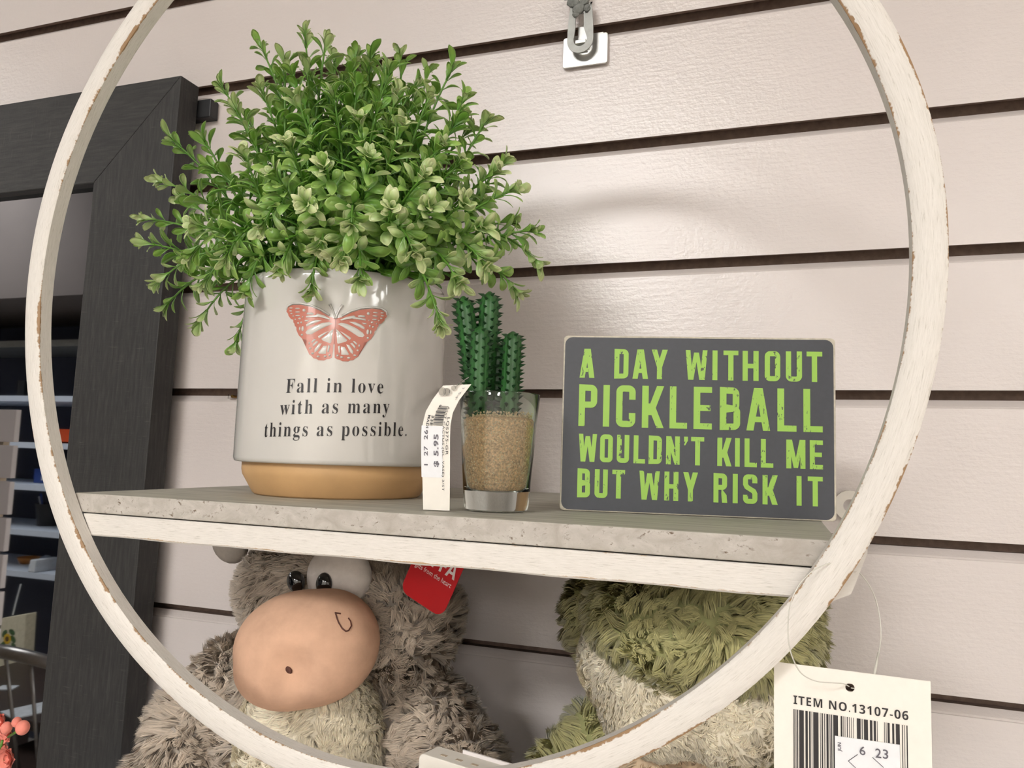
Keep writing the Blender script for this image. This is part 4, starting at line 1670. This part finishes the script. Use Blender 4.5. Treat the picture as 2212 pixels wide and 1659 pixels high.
def fur(body, mat, n, length, width, seed, clump_n=700, clump=.6, lean=.7, down=.3, keep=None, k=60, name='fur', wave=.0):
    r = np.random.default_rng(seed)
    me = body.data
    me.calc_loop_triangles()
    nv = len(me.vertices)
    V = np.zeros(nv * 3)
    me.vertices.foreach_get('co', V)
    V = V.reshape(-1, 3) + np.array(wloc(body))
    T = np.zeros(len(me.loop_triangles) * 3, int)
    me.loop_triangles.foreach_get('vertices', T)
    T = T.reshape(-1, 3)
    NV = np.zeros(nv * 3)
    me.vertices.foreach_get('normal', NV)
    NV = NV.reshape(-1, 3)
    a, b_, c = V[T[:, 0]], V[T[:, 1]], V[T[:, 2]]
    ar = np.linalg.norm(np.cross(b_ - a, c - a), axis=1)
    cen = (a + b_ + c) / 3
    nn_ = NV[T[:, 0]]
    to = CAM - cen
    to /= np.linalg.norm(to, axis=1)[:, None]
    ok = ((nn_ * to).sum(1) > -.35) & (cen[:, 2] > 1.235)
    if keep is not None:
        ok &= keep(cen)
    ar = ar * ok
    idx = r.choice(len(T), n, p=ar / ar.sum())
    w1, w2 = r.random(n), r.random(n)
    fl_ = w1 + w2 > 1
    w1[fl_], w2[fl_] = 1 - w1[fl_], 1 - w2[fl_]
    w0 = 1 - w1 - w2
    P0 = V[T[idx, 0]] * w0[:, None] + V[T[idx, 1]] * w1[:, None] + V[T[idx, 2]] * w2[:, None]
    Nn = NV[T[idx, 0]] * w0[:, None] + NV[T[idx, 1]] * w1[:, None] + NV[T[idx, 2]] * w2[:, None]
    Nn /= np.linalg.norm(Nn, axis=1)[:, None]
    # clumps
    ci = r.choice(n, min(clump_n, n), replace=False)
    kd = kdtree.KDTree(len(ci))
    for q, i in enumerate(ci):
        kd.insert(P0[i], q)
    kd.balance()
    near_ = np.array([kd.find(p)[1] for p in P0])
    CP, CN = P0[ci], Nn[ci]
    fdir = flow(CP, k, seed) + r.normal(0, .7, CP.shape) + np.array([0, 0, -2.0]) * down
    fdir -= CN * (fdir * CN).sum(1)[:, None]
    fdir /= np.linalg.norm(fdir, axis=1)[:, None] + 1e-9
    cdir = CN + fdir * lean * r.uniform(.5, 1.5, (len(ci), 1))
    cdir /= np.linalg.norm(cdir, axis=1)[:, None]
    ctip = CP + cdir * length * r.uniform(.75, 1.2, (len(ci), 1))
    D_ = Nn * 1.0 + fdir[near_] * lean + r.normal(0, .22, P0.shape)
    D_ /= np.linalg.norm(D_, axis=1)[:, None]
    L_ = length * r.uniform(.65, 1.1, n)[:, None]
    tip = P0 + D_ * L_
    tip = tip * (1 - clump) + ctip[near_] * clump + r.normal(0, length * .05, P0.shape)
    side = np.cross(D_, Nn + r.normal(0, .35, P0.shape))
    side /= np.linalg.norm(side, axis=1)[:, None] + 1e-9
    bend = fdir[near_] * length * .22
    midp = P0 * .5 + tip * .5 + Nn * length * .14 - bend * .3
    q1 = P0 * .16 + midp * .68 + tip * .16
    wv = r.uniform(.7, 1.3, n)[:, None] * width
    vs = np.stack([P0 - Nn * .001 - side * wv * .5, P0 - Nn * .001 + side * wv * .5, q1 - side * wv * .5, q1 + side * wv * .5, tip], 1).reshape(-1, 3)
    base = np.arange(n) * 5
    col = r.uniform(.84, 1.16, n) * (r.uniform(.90, 1.10, len(ci))[near_])
    cols = np.repeat(np.clip(col, 0, 1.25), 5)[:, None] * np.ones((1, 3))
    # build fast
    me2 = bpy.data.meshes.new(name)
    off = np.array(wloc(body))
    me2.vertices.add(n * 5)
    me2.vertices.foreach_set('co', (vs - off).ravel())
    quads = np.stack([base, base + 1, base + 3, base + 2], 1)
    tris = np.stack([base + 2, base + 3, base + 4], 1)
    loops = np.concatenate([quads, tris], 1).ravel()
    me2.loops.add(len(loops))
    me2.loops.foreach_set('vertex_index', loops.astype(np.int32))
    me2.polygons.add(2 * n)
    st = np.stack([np.arange(n) * 7, np.arange(n) * 7 + 4], 1).ravel()
    me2.polygons.foreach_set('loop_start', st.astype(np.int32))
    me2.update(calc_edges=True)
    me2.validate()
    ca = me2.color_attributes.new('Col', 'FLOAT_COLOR', 'POINT')
    c4 = np.ones((n * 5, 4))
    c4[:, :3] = cols
    ca.data.foreach_set('color', c4.ravel())
    me2.polygons.foreach_set('use_smooth', [True] * len(me2.polygons))
    me2.materials.append(mat)
    # pile catches the light like the cloth it grows from
    sn_ = Nn * .72 + D_ * .28 + r.normal(0, .16, Nn.shape)
    sn_ /= np.linalg.norm(sn_, axis=1)[:, None]
    me2.normals_split_custom_set_from_vertices(np.repeat(sn_, 5, axis=0).tolist())
    o = bpy.data.objects.new(name, me2)
    COL.objects.link(o)
    o.parent = body
    tag(o, kind='stuff')
    return o


# ---- the taupe calf
bull = empty('plush_toy', (-.29, -.10, LZ), 'shaggy taupe plush calf with big peach muzzle and cream belly, below the ring shelf', 'soft toy')
body = blob('body', [((-.285, -.100, 1.265), (.098, .062, .092), 0),
                     ((-.300, -.108, 1.332), (.060, .045, .045), 0),
                     ((-.288, -.106, 1.394), (.082, .052, .047), 6),
                     ((-.242, -.104, 1.380), (.030, .040, .036), 0),
                     # arms
                     ((-.226, -.104, 1.312), (.034, .034, .036), 35),
                     ((-.200, -.114, 1.288), (.030, .034, .038), 25),
                     ((-.184, -.130, 1.255), (.030, .034, .036), 0),
                     ((-.366, -.108, 1.318), (.030, .034, .040), -30),
                     ((-.392, -.118, 1.285), (.032, .034, .042), -25),
                     ((-.405, -.132, 1.250), (.032, .034, .036), 0),
                     # legs
                     ((-.335, -.175, 1.205), (.034, .055, .036), 0),
                     ((-.235, -.175, 1.205), (.034, .055, .036), 0)], M['furskin'], bull, voxel=.004)
fur(body, M['fur_grey'], 100000, .0135, .00065, 3, clump_n=2200, clump=.70, lean=.95, down=.45, k=45,
    keep=lambda c: ~((c[:, 2] > 1.36) & (c[:, 0] < -.232)) & (((c[:, 0] + .282) / .060) ** 2 + ((c[:, 2] - 1.275) / .085) ** 2 > 1))
fur(body, M['fur_grey'], 46000, .0085, .00055, 4, clump_n=2200, clump=.45, lean=.95, down=.25, k=45,
    keep=lambda c: ((c[:, 2] > 1.35) & (c[:, 0] < -.226)))
belly = blob('belly', [((-.280, -.152, 1.312), (.048, .038, .058), 0), ((-.278, -.162, 1.258), (.060, .042, .060), 0)], M['creamskin'], bull, voxel=.004)
fur(belly, M['fur_cream'], 52000, .0062, .0006, 8, clump_n=900, clump=.35, lean=1.6, down=.25, k=50)
MC = at(661, 1399, Y=-.180)
mz = blob('muzzle', [((MC[0], -.180, MC[2]), (.0462, .036, .0345), -7), ((MC[0] - .006, -.186, MC[2] - .010), (.034, .032, .025), -5), ((MC[0] + .012, -.178, MC[2] + .004), (.033, .034, .032), 0)], M['muzzle'], bull, voxel=.003, smooth=8)
# mouth pucker
mp_ = at(622, 1447, Y=-.215)
for v in mz.data.vertices:
    w = v.co + wloc(mz)
    d = math.hypot(w.x - mp_[0], w.z - mp_[2])
    if w.y < -.18 and d < .020:
        v.co.y += .0075 * (math.cos(PI * d / .020) + 1) / 2


def on_surf(o, px, py):
    """where the sight line of a pixel meets a part"""
    from mathutils.bvhtree import BVHTree
    off = wloc(o)
    bt = BVHTree.FromPolygons([v.co + off for v in o.data.vertices], [list(p.vertices) for p in o.data.polygons])
    d = Vector(FW * FPX + RT * (px - CX) - UP * (py - CY)).normalized()
    h_ = bt.ray_cast(Vector(CAM), d)
    return h_


h_ = on_surf(mz, 622, 1447)
B().ell(h_[0] + Vector((0, .0003, 0)), (.0030, .0012, .0018), Matrix.Rotation(.5, 3, 'Y'), 10, 6).obj('mouth', M['thread'], mz, smooth=True)
th = B()
for loop in ([(724, 1324), (736, 1326)], [(724, 1323), (727, 1334), (731, 1345), (739, 1358), (747, 1364), (753, 1362), (759, 1352), (757, 1342), (752, 1335)]):
    pts = []
    for px, py in loop:
        q = on_surf(mz, px, py)
        if q[0] is not None:
            pts.append(q[0] + q[1] * .0002)
    th.tube(pts, .00045, 5)
th.obj('nostril_stitch', M['thread'], mz)
# eyes
h_ = on_surf(body, 640, 1256)
e1 = h_[0] if h_[0] is not None else Vector(at(640, 1256, Y=-.15))
el = Vector(at(639, 1256, Y=-.1620))
B().ell(el, (.0062, .0045, .0070), Matrix.Rotation(-.4, 3, 'Y'), 20, 12).obj('eye', M['eyeblack'], bull, smooth=True)
ep = Vector(at(733, 1246, Y=-.150))
blob('eye_patch', [(ep, (.0225, .016, .0215), 0)], M['eyewhite'], bull, voxel=.002, smooth=3)
er = Vector(at(700, 1262, Y=-.1665))
B().ell(er, (.0055, .0040, .0073), None, 20, 12).obj('eye', M['eyeblack'], bull, smooth=True)
# ears
ear = Vector(at(497, 1176, Y=-.100))
B().ell(ear, (.0165, .008, .0135), Matrix.Rotation(.5, 3, 'Y'), 20, 12).obj('ear', M['ear'], bull, smooth=True)
B().ell((-.238, -.064, 1.43), (.014, .008, .010), Matrix.Rotation(-.5, 3, 'Y'), 20, 12).obj('ear', M['ear'], bull, smooth=True)

# red swing tag
RY = -.158
rt_c = Vector(at(931, 1252, Y=RY))
rtag = empty('swing_tag', rt_c, 'red rounded paper swing tag with white lettering beside the plush calf head', 'tag')
ra = math.radians(-23)
rux = Vector((math.cos(ra), -.12, math.sin(ra))).normalized()
ruz = Vector((-math.sin(ra), 0, math.cos(ra)))
outl = rrect(-.0168, -.0165, .0168, .0225, .0065, 6)
B().prism(outl, rt_c, rux, ruz, .0006).obj('card', M['red'], rtag)
rn = rux.cross(ruz).normalized()


def red_words(words, x0, x1, y0, y1, bold=0):
    vs, fs = text2d(words, 1, bold)
    vs = fit2d(vs, x0, x1, y0, y1)
    mesh('lettering', [rt_c + rux * a + ruz * b_ + rn * .0003 for a, b_ in vs], fs, M['whiteink'], rtag)


red_words('gifts from the heart', -.0138, .0142, .0010, .0050)
red_words(sansb('FFA'), -.0035, .0145, .0072, .0165)
B().tube([rt_c + ruz * .021, rt_c + ruz * .026 + Vector((-.012, .03, .0))], .0004, 6).obj('string', M['string'], rtag)

# ---- the olive creature
frog = empty('plush_toy', (-.05, -.11, LZ), 'fluffy olive green plush frog with cream lower jaw, behind the ring at right', 'soft toy')
hb = blob('body', [((-.052, -.088, 1.398), (.078, .045, .050), 0),
                   ((-.052, -.090, 1.300), (.062, .050, .070), 0),
                   ((-.050, -.090, 1.240), (.075, .055, .070), 0),
                   ((-.096, -.105, 1.322), (.024, .028, .030), -50),
                   ((-.114, -.120, 1.303), (.022, .026, .028), -45),
                   ((.010, -.105, 1.310), (.026, .028, .034), 50),
                   ((.034, -.120, 1.285), (.026, .028, .032), 45),
                   ((-.09, -.165, 1.205), (.032, .05, .036), 0),
                   ((-.01, -.165, 1.205), (.032, .05, .036), 0)], M['greenskin'], frog, voxel=.004)
fur(hb, M['fur_green'], 70000, .0105, .0006, 21, clump_n=1300, clump=.62, lean=.9, down=.1, k=50)
jaw = blob('jaw', [((-.042, -.138, 1.382), (.067, .050, .040), 4), ((-.062, -.150, 1.364), (.032, .034, .024), 8), ((-.022, -.150, 1.366), (.030, .034, .026), -8)], M['creamskin'], frog, voxel=.0035, smooth=5)
fur(jaw, M['fur_cream'], 56000, .0044, .00055, 22, clump_n=1100, clump=.35, lean=1.5, down=.35, k=50)
sn = blob('snout', [((-.040, -.150, 1.412), (.060, .052, .034), 3), ((-.040, -.128, 1.425), (.062, .05, .022), 0)], M['greenskin'], frog, voxel=.0035, smooth=5)
fur(sn, M['fur_green'], 66000, .0095, .00055, 23, clump_n=1100, clump=.62, lean=1.0, down=.30, k=55)
bl = blob('belly', [((-.046, -.128, 1.300), (.050, .034, .050), 0), ((-.046, -.130, 1.250), (.056, .036, .050), 0)], M['peachskin'], frog, voxel=.004)
fur(bl, M['fur_peach'], 12000, .0055, .0007, 24, clump_n=500, clump=.4, lean=1.1, down=.4, k=50)

# ================================================================== WHITE BOX AT THE FOOT OF THE RING
by = -.2350
q0, q1, q2 = at(905, 1624, Y=by), at(1180, 1662, Y=by), at(925, 1613, Y=by)
bx = empty('white_box', (q0[0] + .03, by + .01, LZ), 'white carton with rounded corner and dotted top at the foot of the ring', 'box')
ang = math.atan2(q1[2] - q0[2], q1[0] - q0[0])
bw, bh = .085, q0[2] - LZ - .0005
pl = rrect(0, 0, bw, bh, .0030, 4)
BY = math.radians(-14)
bux = Vector((math.cos(BY), math.sin(BY), 0))
buy = Vector((-math.sin(BY), math.cos(BY), 0))
B().prism(pl, (q0[0], by, LZ), bux, (0, 0, 1), .013).obj('carton', M['card'], bx, bevel=.0005)
dt = B()
for k in range(8):
    c0 = Vector((q0[0], by, LZ + bh)) + bux * (.010 + k * .0092) + buy * .004
    dt.prism([(0, -.0001), (.0035, -.0001), (.0035, .00015), (0, .00015)], c0, bux, (0, 0, 1), .0018)
dt.obj('perforation', M['pale_tan'], bx)
B().prism([(0, 0), (bw - .019, 0), (bw - .019, bh + .0014), (0, bh + .0014)], Vector((q0[0], by, LZ)) + bux * .017 + buy * .0131, bux, (0, 0, 1), .001).obj('back_flap', M['whiteink'], bx)

# ================================================================== CORAL FLOWERS (bottom left)
fl = empty('flower_bunch', at(-30, 1700, Y=-.20), 'coral artificial flowers at the lower left in front of the mirror', 'flowers')
fr_ = random.Random(5)
for k, (px, py, r) in enumerate(((8, 1556, .0085), (22, 1580, .007), (10, 1605, .0115), (26, 1636, .0095), (4, 1655, .012), (-22, 1590, .012), (-30, 1640, .012))):
    c = Vector(at(px, py, Y=-.20 + .008 * (k % 3)))
    fb = B()
    for layer, (n_, rr, op) in enumerate(((5, .45, .25), (6, .75, .6), (7, 1.0, .95))):
        for j in range(n_):
            a = 2 * PI * j / n_ + layer * .5 + fr_.uniform(-.2, .2)
            d = Vector((math.cos(a) * op, -.75, math.sin(a) * op)).normalized()
            s_ = Vector((-math.sin(a), 0, math.cos(a)))
            u_ = d.cross(s_)
            vs, fs = [], []
            for iu in range(5):
                t = iu / 4
                for iv in (-1, -.5, 0, .5, 1):
                    w = math.sin(PI * (t * .8 + .12)) * r * .55
                    vs.append(c + d * t * r * rr * 1.1 + s_ * iv * w + u_ * (iv * iv * r * .18 - t * t * r * .2))
            for iu in range(4):
                for iv in range(4):
                    a_ = iu * 5 + iv
                    fs.append((a_, a_ + 1, a_ + 6, a_ + 5))
            fb.add(vs, fs)
    fb.obj('flower', M['petal'], fl, smooth=True)
for px, py, r in ((49, 1572, .0042), (14, 1572, .0035), (36, 1560, .003)):
    c = Vector(at(px, py, Y=-.205))
    B().ell(c, (r, r, r * 1.1), None, 14, 10).obj('bud', M['petal'], fl, smooth=True)
for a, b_ in (((18, 1592), (44, 1575)), ((-10, 1660), (5, 1600)), ((-20, 1720), (10, 1640))):
    B().tube([Vector(at(a[0], a[1], Y=-.197)), Vector(at(b_[0], b_[1], Y=-.203))], .0009, 6).obj('stem', M['stem'], fl, smooth=True)
B().tube([Vector(at(-20, 1720, Y=-.195)), (fl.location.x, fl.location.y, 1.17)], .0016, 6).obj('stem', M['stem'], fl)

# ================================================================== THE SHOP BEHIND THE CAMERA, SEEN IN THE MIRROR
def rf(px, py, D):
    """the real place of what the mirror shows at a pixel, D metres behind the glass plane"""
    p = at(px, py, Y=D)
    return Vector((p[0], 2 * YM - D, p[2]))


D0 = 2.05
a0, a1 = rf(40, 1000, D0), rf(230, 1000, D0)
fx0, fx1 = a0.x - .9, a1.x + .25
fy = a0.y
heights = [rf(100, q, D0).z for q in (1240, 1148, 1049, 957, 855)]
bk = empty('bookcase', ((fx0 + fx1) / 2, fy - .2, 0), 'white open shelving of shop stock, reflected in the mirror', 'shelf')
for z in heights:
    B().box((fx0 + .02, fy - .38, z - .026), (fx1 - .02, fy, z)).obj('shelf_panel', M['shelfwhite'], bk)
B().box((fx0, fy - .38, 0), (fx0 + .02, fy, heights[-1] + .02)).obj('side_panel', M['shelfwhite'], bk)
B().box((fx1 - .02, fy - .38, 0), (fx1, fy, heights[-1] + .02)).obj('side_panel', M['shelfwhite'], bk)
B().box((fx0, fy - .40, 0), (fx1, fy - .38, heights[-1] + .02)).obj('back_panel', M['room_navy'], bk)
# soffit and dark partition above the shelving
z_top = heights[-1]
pt = B().box((fx0 - 1.2, fy - .46, 0), (fx1 + 1.4, fy - .41, ZC)).obj('wall_partition', M['room_navy'])
tag(pt, 'dark partition behind the shop shelving', None, None, 'structure')
zs_ = rf(100, 640, D0 - .25).z
sf = B().box((fx0 - 1.2, fy - .41, zs_), (fx1 + 1.4, fy + .25, ZC)).obj('trim_1', M['room_dark'])
tag(sf, 'brown grey soffit above the shop shelving', None, None, 'structure')
zr = rf(100, 735, D0).z
tag(B().box((fx0 - 1.2, fy - .40, zr - .02), (fx1 + 1.4, fy - .06, zr + .012)).obj('trim_2', M['steel_dull']), 'grey rail under the soffit', None, None, 'structure')


def on_shelf(i, pxa, pxb, hpx, D=None):
    z = heights[i]
    a, b_ = rf(pxa, 1000, D or D0), rf(pxb, 1000, D or D0 + .08)
    return a.x, b_.x, a.y - .12, z + .0006, hpx * .0020


x0, x1, y0_, z, h = on_shelf(3, 38, 160, 34)
oc = empty('crate', ((x0 + x1) / 2, y0_ - .08, z), 'orange crate on the top shelf in the mirror', 'crate')
cb = B().box((x0, y0_ - .16, z), (x1, y0_ - .15, z + h)).box((x0, y0_ - .01, z), (x1, y0_, z + h)).box((x0, y0_ - .16, z), (x0 + .01, y0_, z + h)).box((x1 - .01, y0_ - .16, z), (x1, y0_, z + h)).box((x0, y0_ - .16, z), (x1, y0_, z + .01))
cb.obj('crate_body', M['orange'], oc, bevel=.002)
x0, x1, y0_, z, h = on_shelf(2, 25, 110, 34)
bb = empty('carton', ((x0 + x1) / 2, y0_ - .08, z), 'blue carton with grey label on the second shelf in the mirror', 'box')
B().box((x0, y0_ - .16, z), (x1, y0_, z + h)).obj('carton_body', M['blue'], bb, bevel=.003)
B().box((x0 + .05, y0_ - .001, z + h * .2), (x1 - .06, y0_ + .001, z + h * .55)).obj('label_patch', M['paper'], bb)
x0, x1, y0_, z, h = on_shelf(1, 20, 90, 70)
bk2 = empty('pen_basket', ((x0 + x1) / 2, y0_ - .07, z), 'black basket full of pens on the third shelf in the mirror', 'basket')
B().lathe([(0, 0), (.050, 0), (.062, .105), (.058, .105), (.047, .004), (0, .004)], ((x0 + x1) / 2, y0_ - .07, z), 20).obj('basket_body', M['bucket'], bk2, smooth=True, auto=40)
for k in range(9):
    a = k * .7
    c = Vector(((x0 + x1) / 2, y0_ - .07, z + .01))
    B().tube([c + Vector((.02 * math.cos(a), .02 * math.sin(a), 0)), c + Vector((.05 * math.cos(a), .05 * math.sin(a), .13 + .012 * (k % 3)))], .0035, 6).obj('pen', M[('paper', 'blue', 'bucket')[k % 3]], bk2)
x0, x1, y0_, z, h = on_shelf(0, 78, 128, 28)
wt = empty('tub', ((x0 + x1) / 2, y0_ - .06, z), 'white plastic tub on the lowest shelf in the mirror', 'tub')
B().prism([(.006, 0), (x1 - x0, 0), (x1 - x0 + .004, h), (.018, h)], (x0, y0_, z), (1, 0, 0), (0, 0, 1), .12).obj('tub_body', M['paper'], wt, bevel=.004)
x0, x1, y0_, z, h = on_shelf(0, 2, 44, 20)
tn = empty('dish', ((x0 + x1) / 2, y0_ - .06, z), 'amber oval dish on the lowest shelf in the mirror', 'dish')
B().lathe([(0, 0), (.035, 0), (.052, .03), (.048, .03), (.032, .004), (0, .004)], ((x0 + x1) / 2, y0_ - .06, z), 24).obj('dish_body', M['amber'], tn, smooth=True)
x0, x1, y0_, z, h = on_shelf(0, 46, 76, 28)
cp = empty('cellophane_packet', ((x0 + x1) / 2, y0_ - .06, z), 'crumpled cellophane packet between the dish and the tub', 'packet')
o = B().ell(((x0 + x1) / 2, y0_ - .06, z + .026), (.030, .03, .020), None, 24, 14).obj('wrap', M['wrap'], cp)
dm = o.modifiers.new('displace', 'DISPLACE')
tx2 = bpy.data.textures.new('crumple', 'CLOUDS')
tx2.noise_scale = .018
dm.texture = tx2
dm.strength = .010
# items on the darker upper shelf
x0, x1, y0_, z, h = on_shelf(4, -30, 20, 70)
sp_ = empty('speaker_box', ((x0 + x1) / 2, y0_ - .05, z), 'small black box on top of the shelving in the mirror', 'box')
B().box((x0, y0_ - .1, z), (x1, y0_, z + h * .6)).obj('box_body', M['bucket'], sp_, bevel=.003)

# slatted display panel nearer to the mirror
Dd = 1.0
e0 = rf(36, 885, Dd)
dp = empty('slat_display', (e0.x - .35, e0.y, 0), 'white slatted display panel standing at the left edge of the mirror', 'display')
B().box((e0.x - .7, e0.y - .035, 0), (e0.x - .06, e0.y - .0152, e0.z - .02)).obj('panel_core', M['pale_tan'], dp)
k = 0
z = e0.z
base = None
while z > .1:
    if base is None:
        base = B().box((e0.x - .7, e0.y - .015, z - .092), (e0.x, e0.y, z)).obj('slat', M['slat'], dp, bevel=.001)
    else:
        o = base.copy()
        COL.objects.link(o)
        o.parent = dp
        o.location.z -= .1016 * k
    k += 1
    z -= .1016
B().box((e0.x - .7, e0.y - .06, 0), (e0.x + .02, e0.y + .05, .08)).obj('foot', M['shelfwhite'], dp)

# table with papers, chair and gift bag between
Dt = 1.45
tz = rf(60, 1540, Dt).z
tc = rf(60, 1540, Dt)
tb = empty('table', (tc.x, tc.y - .2, 0), 'dark walnut table in the mirror', 'table')
B().box((tc.x - .6, tc.y - .48, tz - .035), (tc.x + .55, tc.y + .05, tz)).obj('tabletop', M['wood_dark'], tb, bevel=.004)
for sx in (-.55, .5):
    for sy in (-.43, 0):
        B().box((tc.x + sx - .025, tc.y + sy - .025, 0), (tc.x + sx + .025, tc.y + sy + .025, tz - .035)).obj('leg', M['wood_dark'], tb)
for nm, (px, py, dd), rz, s, lab in (('paper_stack', (66, 1548, Dt + .02), .3, (.11, .15), 'white sheets of paper on the dark table in the mirror'), ('leaflet', (14, 1500, Dt + .16), -.4, (.06, .05), 'small pale leaflet on the dark table in the mirror')):
    c = rf(px, py, dd)
    e = empty(nm, (c.x, c.y, tz), lab, 'paper')
    pb = B().box((-s[0] / 2, -s[1] / 2, 0), (s[0] / 2, s[1] / 2, .004))
    R_ = Matrix.Rotation(rz, 3, 'Z')
    pb.v = [tuple(R_ @ Vector(v) + Vector((c.x, c.y, tz + .0005))) for v in pb.v]
    pb.obj('sheet', M['paper'], e)
# chair with curved metal back rail, drawn up to the table
Dc = 1.25
cc_ = rf(40, 1400, Dc)
chz = cc_.z
ch = empty('chair', (cc_.x, cc_.y - .22, 0), 'metal chair with a curved top rail in the mirror', 'chair')
pts = []
for k in range(13):
    t = -1 + k / 6
    pts.append((cc_.x + t * .20, cc_.y + .05 - .07 * t * t, chz - .045 * t * t))
B().tube(pts, .021, 10).obj('back_rail', M['chair_metal'], ch, smooth=True)
for s in (-1, 1):
    B().tube([(cc_.x + s * .20, cc_.y - .02, chz - .045), (cc_.x + s * .19, cc_.y - .05, .45), (cc_.x + s * .19, cc_.y - .03, .0)], .011, 8).obj('leg', M['chair_metal'], ch, smooth=True)
    B().tube([(cc_.x + s * .18, cc_.y - .38, .44), (cc_.x + s * .19, cc_.y - .41, .0)], .011, 8).obj('leg', M['chair_metal'], ch, smooth=True)
for t in (-.45, 0, .45):
    B().tube([(cc_.x + t * .20, cc_.y + .045 - .07 * t * t, chz - .045 * t * t), (cc_.x + t * .19, cc_.y - .04, .46)], .006, 6).obj('back_spindle', M['chair_metal'], ch, smooth=True)
B().box((cc_.x - .2, cc_.y - .41, .43), (cc_.x + .2, cc_.y - .03, .46)).obj('seat', M['wood_dark'], ch, bevel=.012, seg=3)
# sunflower gift bag hanging in front of the lower shelving
Dg = 1.95
gl, gr = rf(14, 1330, Dg), rf(82, 1330, Dg)
gz1, gz0 = rf(50, 1318, Dg).z, rf(50, 1445, Dg).z
gb = empty('gift_bag', ((gl.x + gr.x) / 2, gl.y, gz0), 'cream paper gift bag printed with a sunflower, hanging below the shelves in the mirror', 'bag')
tilt = .05
B().prism([(0, 0), (gr.x - gl.x, 0), (gr.x - gl.x - .01, gz1 - gz0), (tilt * .8, gz1 - gz0 - .03)], (gl.x, gl.y, gz0), (1, 0, 0), (0, 0, 1), .05).obj('bag_body', M['bagcream'], gb, bevel=.002)
# the prisms above face -y; printed side faces the mirror (+y)
mx_, mz_ = (gl.x + gr.x) / 2, (gz0 + gz1) / 2
fb = B()
for k in range(10):
    a = 2 * PI * k / 10
    fb.ell((mx_ - .01 + .016 * math.cos(a), gl.y + .052, mz_ + .01 + .016 * math.sin(a)), (.007, .0008, .007), None, 8, 4)
fb.obj('petal_print', M['yellow'], gb)
B().ell((mx_ - .01, gl.y + .053, mz_ + .01), (.011, .001, .011), None, 12, 6).obj('seed_print', M['brown'], gb)
lf = B()
for q in ((-.035, -.02), (.022, .012), (.03, -.018), (0, -.03), (-.03, .03), (.012, .04)):
    lf.ell((mx_ + q[0], gl.y + .0505, mz_ + q[1]), (.02, .0006, .012), Matrix.Rotation(q[0] * 30, 3, 'Y'), 10, 4)
lf.obj('leaf_print', M['green'], gb)
hd = [(mx_ - .03, gl.y + .02, gz1 - .02), (mx_ - .02, gl.y + .02, gz1 + .03), (mx_ + .0, gl.y + .02, heights[0] - .027)]
B().tube(hd, .003, 6).obj('handle', M['paper'], gb)
